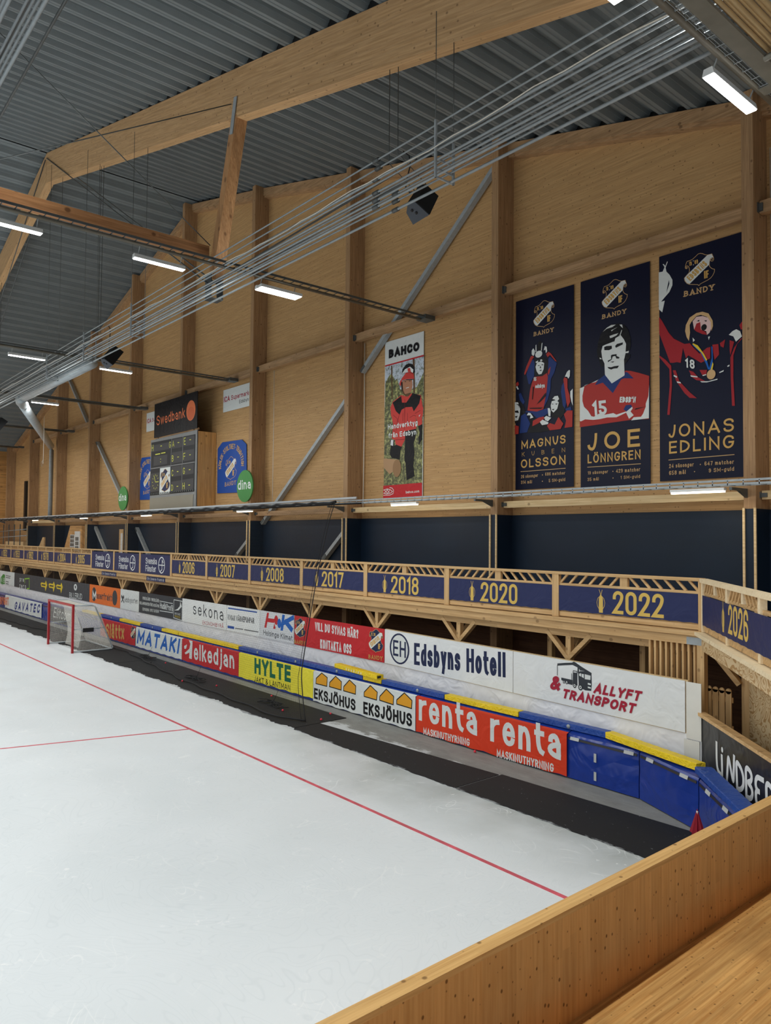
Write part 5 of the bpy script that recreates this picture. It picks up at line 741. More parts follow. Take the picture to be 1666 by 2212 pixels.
for n_, q, lab in (('corner_post', [(-7.33, 14.5)], 'square timber post at the gallery corner'), ('corner_post', [(-6.62, 14.88)], 'square timber post at the left edge of the plywood wall')):
    m = MB(); x, y = q[0]; m.box(x - .075, x + .075, y - .075, y + .075, 0 if x < -7 else 0, 3.07); one(n_, m, M_RAILV, lab, 'post')
m = MB(); m.bar((-7.2, 14.7, 2.95), (-6.72, 14.8, 2.36), .1, .14, (0, 1, 0)); one('corner_brace', m, M_RAIL, 'diagonal timber brace beside the slatted screen', 'brace')
t = thing('slatted_screen', (-7.9, 14.55, 0), 'screen of upright timber slats beneath the gallery corner', 'screen')
for k in range(9):
    x = -8.45 + k * .122; m = MB(); m.box(x - .022, x + .022, 14.46, 14.58, .4, 3.07); m.build('slat', M_RAILV, t)
t = thing('picket_gate', (-7.0, 14.7, 0), 'low picket gate with rounded tops beside the slatted screen', 'gate')
for k in range(4):
    x = -7.26 + k * .13; m = MB(); m.box(x - .055, x + .055, 14.62, 14.65, 1.35, 2.22); m.cyl((x, 14.635, 2.22), .055, (0, 1, 0), .03, 14); m.build('picket', M_RAILV, t)
for z in (1.5, 2.05): m = MB(); m.box(-7.32, -6.8, 14.65, 14.69, z - .05, z + .05); m.build('cross_rail', M_RAIL, t)

# the stand we look from: parapet and stepped bench
m = MB(); m.box(-4.24, -4.12, -8, 10.6, .84, 1.80); struct(m.build('parapet', M_PAR, origin=(-4.2, 0, .84)), 'orange-brown wooden parapet wall across the lower right', 'wall')
m = MB(); m.box(-4.255, -4.11, -8, 10.6, 1.80, 1.85); struct(m.build('parapet_cap', M_PARTOP, origin=(-4.2, 0, 1.8)), 'pale wooden cap along the top of the parapet', 'trim')
m = MB(); m.box(-4.12, -1.6, -8, 10.6, .72, .84); struct(m.build('stand_floor', M_BENCH, origin=(-4, 0, .8)), 'narrow wooden walkway behind the parapet', 'floor')
m = MB(); m.box(-3.6, -1.3, -8, 10.6, .84, 1.25); o = m.build('bench', M_BENCH, origin=(-3, 0, .84)); tag(o, 'worn wooden bench step in the lower right corner', 'bench')
# ================================================================== WALL BANNERS, SIGNS, SCOREBOARD
def wall_print(art, name, label, cat, group=None, plane=P_WALL, th=.012, base=None, d0=.015):
    P = Print(plane, d0=d0); r = ART[art][0]
    if base: P.sheet(base, *[c / 1000.0 for c in r], th=th)
    P.art(art); return P.build(name, label, cat, group)
wall_print('poster_cup', 'portrait_poster', 'narrow navy poster of a player in red lifting a cup over a crowd', 'poster', 'player portrait posters', base='navy')
wall_print('poster_moustache', 'portrait_poster', 'navy poster of a black-and-white moustached face above a red jersey', 'poster', 'player portrait posters', base='navy')
wall_print('poster_medal', 'portrait_poster', 'navy poster of a shouting player in a tan helmet with a medal', 'poster', 'player portrait posters', base='navy')
wall_print('poster_lumberjack', 'tool_poster', 'tall photo poster of a lumberjack in a red jacket and helmet', 'poster', base='white')
# scoreboard
t = thing('scoreboard', (-36.05, 16.3, 6.5), 'large dark scoreboard in a wooden case, with rows of letters and a clock', 'scoreboard')
m = MB(); m.box(-38.62, -33.34, 16.3, 17.28, 6.62, 10.25); m.box(-38.5, -33.5, 16.6, 17.28, 6.5, 6.62); m.build('case', wood('case_wood', rgb(178, 130, 76), rgb(204, 158, 100), 'Z', .12, .5, 1.6), t)
m = MB(); m.box(-38.82, -33.34, 16.262, 16.32, 6.5, 10.3); m.build('frame', plain('print_frame', rgb(*PRINT['frame']), .5), t)
P = Print(P_SB, d0=.0); P.art('score'); P.build('display', None, None, parent=t)
m = MB()
for k in range(24): x = -38.7 + k * .22; m.box(x, x + .1, 16.2, 16.26, 7.36, 7.42)
m.build('clips', M_STEELD, t)
t = thing('bank_banner', (-35.85, 16.25, 10.35), 'black banner with orange lettering and disc on top of the scoreboard', 'banner')
P = Print(P_SB, d0=.01); r = ART['bank_banner'][0]; P.sheet('ink', *[c / 1000.0 for c in r], th=.03); P.art('bank_banner'); P.build('sheet', None, None, parent=t)
m = MB(); m.box(-38.3, -33.36, 16.3, 16.38, 10.32, 10.42); m.box(-38.0, -37.9, 16.3, 16.4, 10.3, 12.1); m.box(-33.8, -33.7, 16.3, 16.4, 10.3, 12.1); m.build('timber_frame', M_GIRT, t)
for du, lab in ((0, 'blue crest board beside the larger green disc'), (-9.82, 'blue crest board half hidden behind the scoreboard')):
    P = Print(P_WALL, d0=.02, du=du); its = ART['crest_board'][1]; a = its[0][2]; lim = -100 if du == 0 else -42.62 - du
    P.sheet_poly('royal', [(min(max(a[i] / 1000.0, lim), -29.02 if du == 0 else 0), a[i + 1] / 1000.0) for i in range(0, len(a), 2)], .02); P.art('crest_board', skip='royal'); P.build('crest_board', lab, 'sign', 'blue crest boards')
for du, lab in ((0, 'white grocer sign cut off by the column with the larger disc'), (-9.24, 'white grocer sign peeping out behind the black bank banner')):
    P = Print(P_WALL, d0=.02, du=du); r = [c / 1000.0 for c in ART['grocer_sign'][0]]; r = (-32.62, -29.75, 11.16, 12.24); P.sheet('white', *r, th=.02); P.art('grocer_sign'); P.build('grocer_sign', lab, 'sign', 'white grocer signs')
for du, lab in ((0, 'larger green round insurance sign on a column'), (-14.22, 'smaller, more distant green round insurance sign on a column')):
    P = Print(P_COL, d0=.03, du=du, dv=-.05 if du else 0); e = [c / 1000.0 for c in ART['disc'][1][0][2]]; n = 40
    P.sheet_poly('green', [(e[0] + e[2] * math.cos(2 * math.pi * i / n), e[1] + e[3] * math.sin(2 * math.pi * i / n)) for i in range(n)], .05); P.art('disc'); P.build('round_sign', lab, 'sign', 'green round signs')

# ================================================================== HOARDINGS BELOW THE GALLERY
m = MB(); m.box(XL, -17.2, 14.6, 14.66, 0, 2.4); m.prism([P_H2.p(0, 0, -.03), P_H2.p(10.15, 0, -.03), P_H2.p(10.15, 1.4, -.03), P_H2.p(0, 1.4, -.03)], (.004, .06, 0)); struct(m.build('wall_tarpaulin', M_TARP, origin=(0, 14.6, 0)), 'crumpled white tarpaulin wall behind the blue pads', 'wall')
m = MB(); m.prism([P_H2.p(0, 1.4, -.03), P_H2.p(9.85, 1.4, -.03), P_H2.p(9.85, 2.43, -.03), P_H2.p(0, 2.43, -.03)], (.004, .06, 0)); struct(m.build('hoarding_back', M_PALE, origin=(-12, 14.2, 1.4)), 'wooden backing of the long white hoarding', 'wall')
HB = [('h_green', 'white', -62.9, -58.65, P_H1, 'white hoarding with a green block letter mark at the left edge'), ('h_dark', 'greyp', -58.6, -42.9, P_H1, 'long dark grey hoarding with three yellow arrows'), ('h_orange', 'orangeb', -42.85, -38.28, P_H1, 'orange hoarding with two dark discs'), ('h_gate', 'white', -38.24, -35.84, P_H1, 'small white hoarding with a crossed-lines mark right of the orange one'),
      ('h_profile', 'charcoal', -35.8, -31.02, P_H1, 'charcoal hoarding with three small text rows and a swoosh square'), ('h_office', 'whiteb', -30.98, -26.96, P_H1, 'white accountant hoarding with tall thin lettering'), ('h_pump', 'whiteb', -26.93, -24.4, P_H1, 'white heat-pump hoarding with a blue line on top'), ('h_heat', 'greyl', -24.38, -22.1, P_H1, 'pale grey hoarding with big red and blue letters'), ('h_ask', 'redc', -22.05, -17.2, P_H1, 'red hoarding with two crests asking whether you want to be seen here'),
      ('h_hotel', 'whiteb', .03, 5.25, P_H2, 'white hotel hoarding with a ringed dark blue monogram'), ('h_crane', 'whiteb', 5.27, 9.81, P_H2, 'white hoarding with a crane truck and slanted red lettering')]
for art, base, u0, u1, pl, lab in HB:
    P = Print(pl, d0=.012); P.sheet(base, u0, u1, 1.42, 2.42, .02); P.art(art)
    P.build('hoarding', lab, 'hoarding', 'hoardings under the gallery')
m = MB(); m.prism([P_H2.p(9.83, 1.32, 0), P_H2.p(10.14, 1.32, 0), P_H2.p(10.14, 2.41, 0), P_H2.p(9.83, 2.41, 0)], (.002, .02, 0)); one('end_board', m, M_BOARDW, 'bare white end board right of the truck hoarding', 'board')
m = MB()
m.prism([P_H2.p(9.78, 0, .0), P_H2.p(10.1, 0, .0), P_H2.p(10.1, 1.3, .0), P_H2.p(9.78, 1.3, .0)], (.002, .02, 0)); one('lower_end_board', m, M_BOARDW, 'pale lower board between the tarpaulin and the black banner', 'board')
# black banner board round the corner
t = thing('corner_board', P_LB.p(1.5, 0), 'black board with hand-drawn white letters curving round the corner', 'hoarding')
m = MB(); m.prism([P_LB.p(0, .2), P_LB.p(4.3, .2), P_LB.p(4.3, 1.8), P_LB.p(0, 1.8)], (-P_LB.n.x * .05, -P_LB.n.y * .05, 0)); m.build('board', plain('print_ink2', rgb(30, 31, 34), .35, bump=.5, bscale=1.5), t)
m = MB(); m.bar(P_LB.p(-.05, 1.83, -.02), P_LB.p(4.3, 1.83, -.02), .16, .06); m.build('cap_rail', M_RAIL, t)
P = Print(P_LB, d0=.004)
LET = {'L': [(0, 1), (.0, .4), (.06, .03), (.3, 0)], 'i': [(0, .68), (.02, 0)], 'N': [(0, 0), (.08, .92), (.36, .05), (.4, .98)], 'D': [(.05, .0), (0, .95), (.32, .75), (.4, .4), (.3, .1), (.05, .0)], 'B': [(.03, 0), (0, 1), (.3, .9), (.28, .6), (.06, .52), (.34, .42), (.3, .06), (.03, 0)], 'E': [(.34, .95), (.02, .92), (0, .5), (.28, .5), (0, .5), (.04, .02), (.4, .06)], 'R': [(.02, 0), (0, 1), (.3, .9), (.28, .56), (.04, .5), (.34, 0)], 'G': [(.36, .85), (.1, .95), (0, .4), (.15, .02), (.38, .2), (.36, .45), (.2, .45)], 'S': [(.36, .9), (.05, .9), (.05, .55), (.34, .45), (.34, .08), (0, .06)]}
x = .78; z0 = .98; h = .5
for ch, w in (('L', .22), ('i', .2), ('N', .42), ('D', .4), ('B', .38), ('E', .4), ('R', .4)):
    k = .78
    pl = [(x + a * k, z0 - .02 * (x - .8) + b * h * (1 if ch != 'i' else 1)) for a, b in LET[ch]]
    P.quads('whiteb', ribbon(round_path([(p[0], p[1], 1) for p in pl], lambda v: v, lambda v: v, .1), .085, .04))
    if ch == 'i': P.ell('whiteb', x + .02, z0 + h * .92, .045, .05, 12)
    x += w * k + .07
P.build('letters', None, None, parent=t)

# ================================================================== BLUE CRASH PADS, BANNERS DRAPED OVER THEM, FOAM CAPS
def pad(a, b, label, strips=(), tapes=()):
    """a, b: floor points of the front face (rink side), left to right"""
    A = Vector((a[0], a[1])); B = Vector((b[0], b[1])); d = (B - A).normalized(); nn = Vector((d.y, -d.x)); L = (B - A).length
    q = lambda u, off, z: ((A + d * u - nn * off).x, (A + d * u - nn * off).y, z)
    t = thing('crash_pad', q(L / 2, .2, 0), label, 'crash pad', 'blue crash pads')
    m = MB(); n = max(2, int(L / .5)); vs = []; fs = []
    prof = [(0, .02), (-.01, .3), (.0, .6), (.005, .9), (.03, .94), (.2, 1.0), (.35, 1.0), (.36, .02)]
    for i in range(n + 1):
        u = L * i / n + (.006 if i == 0 else -.006 if i == n else 0)
        for j, (off, z) in enumerate(prof): vs.append(q(u, off + (.012 * math.sin(i * 2.1 + j) if 0 < j < 3 else 0), z))
    k = len(prof)
    for i in range(n):
        for j in range(k): fs.append((i * k + j, i * k + (j + 1) % k, (i + 1) * k + (j + 1) % k, (i + 1) * k + j))
    fs += [tuple(range(k)), tuple(reversed(range(n * k, n * k + k)))]
    m.mesh(vs, fs); m.build('cover', M_PADB, t)
    m = MB(); m.prism([q(.04, -.012, .84), q(L - .04, -.012, .84), q(L - .04, .0, .885), q(.04, .0, .885)], (-nn.x * .008, -nn.y * .008, 0)); m.build('velcro_strip', M_BLACK, t)
    for u in strips: m = MB(); m.prism([q(u - .11, -.02, .84), q(u + .11, -.02, .84), q(u + .11, .0, .905), q(u - .11, .0, .905)], (nn.x * .006, nn.y * .006, 0)); m.build('tape_patch', M_VELCRO, t)
    for u, z0, z1 in tapes: m = MB(); m.prism([q(u - .03, -.022, z0), q(u + .03, -.022, z0), q(u + .03, -.022, z1), q(u - .03, -.022, z1)], (nn.x * .006, nn.y * .006, 0)); m.build('tape_patch', M_VELCRO, t)
    return t
YD = 13.62
pad((-9.92, YD), (-8.2, YD), 'bare blue crash pad right of the orange-red rental banner', (.2, 1.5), ((.72, .5, .68), (.72, .12, .3)))
pad((-8.19, YD), (-6.62, 12.92), 'blue crash pad second from the parapet, before the corner', (.35, 1.35))
pad((-6.6, 12.9), (-4.75, 11.05), 'blue crash pad at the corner beside the red flag', (.5, 1.3))
BAN = [('d_rent', 'vermilion', 'orange-red rental banner with two large white words', 'orange-red rental'), ('d_house', 'white', 'white banner with six small amber houses', 'white amber-house'), ('d_field', 'lemonb', 'yellow scalloped hunting and farming banner with green letters', 'yellow hunting and farming'), ('d_chain', 'redc', 'red banner with plump white lettering and a bolt figure', 'red plump-letter'), ('d_tools', 'white', 'white banner with fat blue capitals', 'white blue-capital'), ('d_mow', 'redc', 'red banner with gold lettering and a crest behind the goal post', 'red gold-letter'), ('d_script', 'charcoal', 'dark script banner seen through the goal', 'dark script'), ('d_tech', 'white', 'white banner with slanted blue capitals at the left edge', 'white slanted-capital')]
prev = -9.93
for art, base, lab, short in BAN:
    r = [c / 1000.0 for c in ART[art][0]]; u0, u1 = r[0], r[1]
    pad((u0, YD), (min(u1, prev), YD), 'blue crash pad under the %s banner' % short); 
    if u1 < prev - .5: pad((u1, YD), (prev, YD), 'bare blue crash pad left of the %s banner' % BAN[[b[0] for b in BAN].index(art) - 1][3])
    prev = u0
    P = Print(P_D, d0=.005)
    lo = .22 if art in ('d_field',) else .04
    if art in ('d_mow', 'd_script', 'd_tech', 'd_tools', 'd_chain', 'd_field'): lo = .1
    n = 24; v = [(u0 + (u1 - u0) * k / n, lo + .015 * math.sin(k * 1.7)) for k in range(n + 1)]
    P.sheet_poly(base, v + [(u1, .945), (u0, .945)], .006); P.art(art)
    P.mat(pm(base)); P.mb.prism([P_D.p(u0, .945, .005), P_D.p(u1, .945, .005), P_D.p(u1, .97, -.07), P_D.p(u0, .97, -.07)], (0, 0, .006))
    P.build('pad_banner', lab, 'banner', 'banners over the crash pads')
pad((-71, YD), (prev - .02, YD), 'far left blue crash pad running out of the picture')
def cap(p, q, mat, label, z=1.01, w=.22, h=.12, eye=False):
    p = Vector((p[0], p[1], z + h / 2)); q = Vector((q[0], q[1], z + h / 2)); d = (q - p).normalized(); L = (q - p).length
    t = thing('foam_cap', tuple((p + q) / 2 - Vector((0, 0, h / 2))), label, 'foam cap', 'foam caps on the pads')
    n = max(4, int(L / .11)); m = MB(); vs = []; fs = []; sd = Vector((-d.y, d.x, 0)); prof = [(-.5, -.5), (-.5, .42), (-.44, .5), (.44, .5), (.5, .42), (.5, -.5)]; k = 6
    for i in range(n + 1):
        s = 1 + (.05 if i % 2 else 0); c = p + d * (L * i / n)
        for a, b in prof: vs.append(c + sd * (a * w * s) + Vector((0, 0, b * h * (s if b > 0 else 1))))
    for i in range(n):
        for j in range(k): fs.append((i * k + j, i * k + (j + 1) % k, (i + 1) * k + (j + 1) % k, (i + 1) * k + j))
    fs += [tuple(reversed(range(k))), tuple(range(n * k, n * k + k))]; m.mesh(vs, fs); m.build('cover', mat, t)
    if eye:
        for f in ((.3, .75) if L > 4 else (.6,)):
            c = p + d * (L * f) - sd * (w * .53); m = MB(); m.cyl(tuple(c), .045, tuple(sd), .02, 14); m.build('eyelet', M_STEEL, t)
    return t
YC = 13.87
CP = [(-9.06, -11.37, M_CAPB, 'blue foam cap above the right half of the rental banner'), (-11.4, -13.82, M_CAPY, 'yellow foam cap above the left half of the rental banner'), (-13.85, -16.35, M_CAPB, 'blue foam cap above the right half of the amber-house banner'), (-16.38, -17.2, M_CAPY, 'short yellow foam cap under the loose tilted one'), (-17.22, -22.26, M_CAPB, 'long blue foam cap left of the loose tilted yellow one'), (-22.29, -24.52, M_CAPB, 'blue foam cap above the left half of the hunting and farming banner'),
      (-24.55, -29.6, M_CAPY, 'long yellow foam cap above the plump-letter banner'), (-29.63, -31.3, M_CAPY, 'short yellow foam cap above the right end of the blue-capital banner'), (-31.33, -33.65, M_CAPB, 'blue foam cap above the blue-capital banner'), (-33.68, -36.2, M_CAPY, 'yellow foam cap above the crest of the gold-letter banner'), (-36.25, -38.8, M_CAPB, 'blue foam cap just right of the goal frame'), (-38.84, -41.6, M_CAPY, 'yellow foam cap seen through the goal netting')]
for a, b, mt, lab in CP: cap((b, YC), (a, YC), mt, lab, eye=(mt == M_CAPB))
cap((-9.04, YC), (-6.72, 13.22), M_CAPY, 'yellow foam cap bending towards the corner, nearest the parapet')
cap((-6.62, 13.12), (-4.85, 11.28), M_CAPB, 'blue ribbed foam cap at the corner beside the black board', w=.3, h=.1)
t = cap((-18.75, 13.98), (-16.42, 13.76), M_CAPY, 'loose yellow foam cap lying tilted on top of the blue one', z=1.14, h=.12)
m = MB(); m.box(-16.46, -16.41, 13.66, 13.78, 1.17, 1.23); m.build('dark_hole', M_BLACK, t)
P = Print(Plane((0, 13.72), (1, 13.72)), d0=.0)
P = Print(Plane((-18.75, 13.86), (-16.42, 13.64)), d0=.012); P.text('whiteb', 'block', .2, 'REIERSE', (1.55, 1.225), (.7, 1.225), (1.55, 1.165)); P.build('lettering', None, None, parent=t)

# ================================================================== LAMPS, CABLE RUNS, PIPES, DUCT, LOUDSPEAKERS
TN = ['run at the upper right corner', 'run past the foot of the roof strut', 'third run, ending left of the bank banner', 'fourth run, near the smaller loudspeaker', 'fifth run, above the duct elbow', 'farthest run by the far corner']
lamp0 = None
def strip_lamp(x, y, label, twin=False, LAMP_Z=LAMP_Z):
    t = thing('strip_lamp', (x, y, LAMP_Z), label, 'lamp', 'strip lamps under the roof')
    m = MB(); m.prism([(x - .085, y - .67, LAMP_Z - .1), (x + .085, y - .67, LAMP_Z - .1), (x + .06, y - .67, LAMP_Z), (x - .06, y - .67, LAMP_Z)], (0, 1.34, 0)); m.build('housing', M_WHITE, t)
    for o_ in ((0, .2) if twin else (0,)):
        m = MB(); m.prism([(x + o_ - .07, y - .65, LAMP_Z - .118), (x + o_ + .07, y - .65, LAMP_Z - .118), (x + o_ + .08, y - .65, LAMP_Z - .1), (x + o_ - .08, y - .65, LAMP_Z - .1)], (0, 1.3, 0)); m.build('diffuser', M_LAMP, t)
    if twin: m = MB(); m.box(x + .09, x + .29, y - .67, y + .67, LAMP_Z - .1, LAMP_Z - .02); m.build('housing', M_WHITE, t)
    for dy in (-.55, .55): m = MB(); m.tube([(x, y + dy, LAMP_Z), (x + .1, y + dy, LAMP_Z + .2), (x + .2, y + dy, LAMP_Z + .23)], .012, 6); m.build('hanger', M_STEEL, t)
vis = {0: [0, 1], 1: [0, 1, 2], 2: [0, 1], 3: [0], 4: [], 5: []}
lab = {(0, 0): 'bright strip lamp at the right, above the medal poster', (0, 1): 'strip lamp cut off by the top edge', (1, 0): 'strip lamp just right of the roof strut foot', (1, 1): 'strip lamp just left of the roof strut foot', (1, 2): 'strip lamp at the left edge under the great beam', (2, 0): 'strip lamp beside the smaller loudspeaker', (2, 1): 'small strip lamp over the pipes at the left', (3, 0): 'strip lamp above the elbow of the duct'}
for i, ys in vis.items():
    for y in ys: strip_lamp(TRAY_X[i] - .2, LAMP_Y0[i] - 3.47 * y, lab[(i, y)], (i, y) == (1, 0), LAMP_Z + LAMP_DZ[i])
def cable_tray(x, label):
    t = thing('cable_tray', (x, 0, LAMP_Z + .2), label, 'cable tray', 'cable trays with lamps')
    m = MB(); m.tube([(x + .08, -30, LAMP_Z + .16), (x + .08, 16.4, LAMP_Z + .16)], .045, 8); m.build('pipe', M_TRAY, t)
    m = MB()
    for s in (-.1, .26): m.box(x + s - .008, x + s + .008, -30, 16.5, LAMP_Z + .2, LAMP_Z + .26)
    y = -12.0
    while y < 16.4: m.box(x - .1, x + .26, y, y + .02, LAMP_Z + .2, LAMP_Z + .215); y += .3
    m.build('ladder', M_STEELD, t)
    m = MB(); m.box(x - .12, x + .3, 16.42, 16.86, LAMP_Z + .16, LAMP_Z + .3); m.build('end_bracket', M_STEELD, t)
for i in range(1, 6): cable_tray(TRAY_X[i], 'cable tray with lamps: ' + TN[i])
# the near run at the upper right corner is bigger: wide steel channel, wire basket, timber-coloured cable bundle and pipes
x = TRAY_X[0]; zt = LAMP_Z + LAMP_DZ[0]
t = thing('near_cable_tray', (x, 0, zt), 'wide steel cable tray with wire basket in the upper right corner', 'cable tray')
m = MB(); m.tube([(x, -20, zt + .06), (x, 13.5, zt + .06)], .055, 10); m.build('pipe', M_TRAY, t)
m = MB(); m.box(x + .2, x + .42, -20, 16.8, zt - .02, zt + .02); m.build('channel', M_TRAY, t)
m = MB(); y = -2.0
for s in (.07, .11, .16): m.box(x + s, x + s + .005, -20, 16.8, zt + .02, zt + .027)
while y < 16.8: m.box(x + .05, x + .2, y, y + .008, zt + .01, zt + .018); m.box(x + .05, x + .056, y, y + .008, zt + .01, zt + .09); y += .26
m.build('wire_basket', M_STEEL, t)
m = MB(); m.box(x + .04, x + .2, 10.75, 10.95, zt - .02, zt); m.build('cross_plate', M_TRAY, t)
t = thing('cable_bundle', (x + .6, 0, zt), 'tan bundle of cables beside the near tray in the upper right corner', 'cable')
for k in range(7): m = MB(); m.tube([(x + .44 + .062 * k, -20, zt + .08 + .03 * (k % 2)), (x + .44 + .062 * k, 16.7, zt + .08 + .03 * (k % 2))], .034, 8); m.build('cable', plain('tan_cable', rgb(200, 174, 128), .5, noise=.12), t)
for y0, lb in ((8.3, 'short steel crosspipe under the cable bundle, upper one'), (10.1, 'short steel crosspipe under the cable bundle, lower one')):
    m = MB(); m.tube([(x + .4, y0, zt - .02), (x + 2.0, y0 - .1, zt + .0)], .045, 10); one('cross_pipe', m, M_TRAY, lb, 'pipe')
m = MB(); m.tube([(x + .35, 11.0, zt - .12), (x + .38, 11.0, zt - .3), (x + .5, 11.0, zt - .38), (x + 2.6, 11.0, zt - .36)], .07, 10); m.tube([(x + .35, 11.2, zt - .1), (x + 2.6, 11.2, zt - .1)], .06, 10); one('bent_pipe', m, M_STEEL, 'bent steel pipe at the right edge below the lamp', 'pipe')
# bundles of conduits
def conduits(Y, z, x0, x1, names):
    i = 0
    for (dy, dz, r) in ((0, .98, .018), (.06, .84, .018), (0, .58, .03), (.02, .5, .02), (0, .3, .024), (.35, .5, .02), (0, .14, .024), (.35, .32, .02), (0, 0, .026), (.35, .16, .02), (.35, -.02, .028)):
        m = MB(); m.tube([(x0, Y + dy, z + dz * .97), (x1, Y + dy, z + dz * .97)], r, 7)
        one('conduit', m, M_STEEL, names % ['topmost', 'second from the top', 'third from the top, thick', 'with a white cable beside it', 'upper middle, front row', 'upper middle, back row', 'middle, front row', 'middle, back row', 'lower, front row', 'lower, back row', 'lowest, back row'][i], 'pipe', 'long grey conduits'); i += 1
conduits(9.33, 11.76, -62, -1.0, 'long grey conduit crossing the wall diagonally, %s')
conduits(2.3, 11.95, -62, -3, 'conduit in the upper left corner bundle, %s')
m = MB(); pts = [(-62 + k * .6, 9.27, 12.3 + .03 * math.sin(k * .7) + .02 * math.sin(k * 2.3)) for k in range(108)]; m.tube(pts, .012, 5); one('white_cable', m, M_CORD, 'thin white cable wandering along the conduit bundle', 'cable')
def hanger(hx, Y, label):
    t = thing('pipe_hanger', (hx, Y + .18, 11.71), label, 'hanger', 'pipe hangers')
    for dy in (-.04, .42): m = MB(); m.box(hx - .02, hx + .02, Y + dy - .02, Y + dy + .02, 11.71, 12.78 if dy < 0 else 12.5); m.build('leg', M_STEEL, t)
    for dz in (0, .16, .34, .52): m = MB(); m.box(hx - .015, hx + .015, Y - .05, Y + .43, 11.71 + dz, 11.74 + dz); m.build('crossbar', M_STEEL, t)
    for dy in (-.04, .42): m = MB(); m.tube([(hx, Y + dy, 12.5), (hx, Y + dy, roof_z(hx) - 1.35 if dy > .3 else roof_z(hx) - 1.0)], .008, 5); m.build('wire', M_STEELD, t)
for hx, l in ((-9.65, 'pipe hanger on wires right of the nearer loudspeaker'), (-28.6, 'pipe hanger left of the smaller loudspeaker'), (-33.2, 'pipe hanger near the start of the duct'), (-24.0, 'pipe hanger over the bay of the grocer sign')): hanger(hx, 9.33, l)
# couplings where the near pipes are joined
t = thing('pipe_coupling', (-11.4, 9.3, 12.0), 'grey couplings joining the conduits just left of the nearer loudspeaker', 'coupling')
for dy, dz in ((0, .98), (.06, .84), (0, .58), (0, .3), (0, .14), (0, 0), (.35, .32), (.35, .16), (.35, -.02)): m = MB(); m.cyl((-11.4 + .2 * (dy > .2), 9.33 + dy, 11.76 + dz * .97), .045, (1, 0, 0), .16, 10); m.build('sleeve', M_STEELD, t)
# duct
t = thing('ventilation_duct', (-45, 10.2, 11), 'large round steel duct bending down to the wall column at the left', 'duct')
m = MB(); m.tube([(-29.6, 9.96, 11.9), (-39.2, 9.96, 11.9)], .22, 18); m.build('horizontal_duct', M_DUCT, t)
m = MB(); m.tube([(-39.2, 9.96, 11.9), (-40.0, 10.0, 11.9), (-40.7, 10.2, 11.88), (-41.2, 10.45, 11.85)], .25, 18); m.build('elbow', M_STEEL, t)
m = MB(); m.tube([(-41.2, 10.42, 11.85), (-56.8, 16.3, 11.6)], .24, 18); m.build('sloping_duct', M_DUCT, t)
m = MB(); m.tube([(-56.7, 16.26, 11.6), (-56.9, 16.4, 11.3), (-56.9, 16.4, 6.3)], .15, 14); m.build('vertical_duct', M_STEEL, t)
def speaker(dx, dy, dz, label):
    sh = Vector((dx, dy, dz)); FR = [Vector(p) for p in SPK]; ax = Vector((-.2, .45, .55)).normalized(); cen = sum(FR, Vector()) / len(FR)
    t = thing('loudspeaker', tuple(cen + sh), label, 'loudspeaker', 'hanging loudspeakers')
    big = [cen + (p - cen) * 1.0 for p in FR]
    back = [cen + (p - cen) * .92 + ax * .82 for p in FR]
    m = MB(); n = len(FR); m.mesh([p + sh for p in big + back], [tuple(range(n)), tuple(reversed(range(n, 2 * n)))] + [(i, (i + 1) % n, n + (i + 1) % n, n + i) for i in range(n)]); m.build('cabinet', M_BLACK, t)
    g = MB(); g.prism([cen + (p - cen) * .97 + sh - ax * .03 for p in FR], ax * .029); g = g.build('front_grille', M_SPK, t)
    x = (FR[2] - FR[0]).normalized()
    for s_ in (-.05, .05): m = MB(); m.cyl(tuple(cen + sh + x * s_ - ax * .035), .03, tuple(ax), .02, 12); m.build('horn_hole', M_BLACK, g)
    for k in (1, 4): m = MB(); q = back[k] + sh; m.tube([tuple(q), (q.x, 9.9, q.z + .4), (q.x, 9.9, roof_z(q.x) - 1.39)], .01, 5); m.build('chain', M_STEELD, t)
    q = back[0] + sh; m = MB(); m.tube([(q.x - .1 - .05 * k + .14 * math.sin(k * 1.2), q.y, q.z - .3 * math.sin(k * .55) + .08 * k) for k in range(9)], .014, 5); m.build('cable', M_ROPE, t)
SPK = [(-11.31, 10.114, 12.081), (-11.17, 10.195, 12.065), (-11.069, 10.505, 11.848), (-11.496, 10.433, 11.752), (-11.469, 10.212, 11.942)]
speaker(0, 0, 0, 'black loudspeaker hanging below the conduits near the long steel brace')
speaker(-17.2, -.2, -.2, 'smaller black loudspeaker on the pipes beside a strip lamp')
speaker(-32.6, -.6, -1.2, 'black loudspeaker cut off by the left edge')
# gallery cable ladder with warm lamps, on brackets
t = thing('cable_ladder', (-20, 16.05, 6.3), 'galvanised cable ladder running along the wall above the gallery', 'cable ladder')
for y, z in ((15.9, 6.34), (16.22, 6.34), (15.9, 6.42)): m = MB(); m.box(-70, 2, y - .012, y + .012, z, z + .045); m.build('side_rail', M_STEEL, t)
m = MB(); xx = -69.5
while xx < 2: m.box(xx, xx + .03, 15.9, 16.22, 6.34, 6.36); m.box(xx, xx + .02, 15.888, 15.9, 6.34, 6.44); xx += .33
m.build('wire_lattice', M_STEEL, t)
for i, cx in enumerate(CX[1:]):
    m = MB(); m.box(cx - .1, cx - .04, 15.85, 16.6, 6.24, 6.3); m.prism([(cx - .1, 16.6, 6.24), (cx - .1, 16.6, 6.1), (cx - .1, 16.2, 6.24)], (.06, 0, 0)); m.build('bracket', M_STEELD, t)
m = MB(); m.tube([(-20, 15.84, 6.33), (-70, 15.84, 6.3)], .03, 6); m.build('cable', M_ROPE, t)
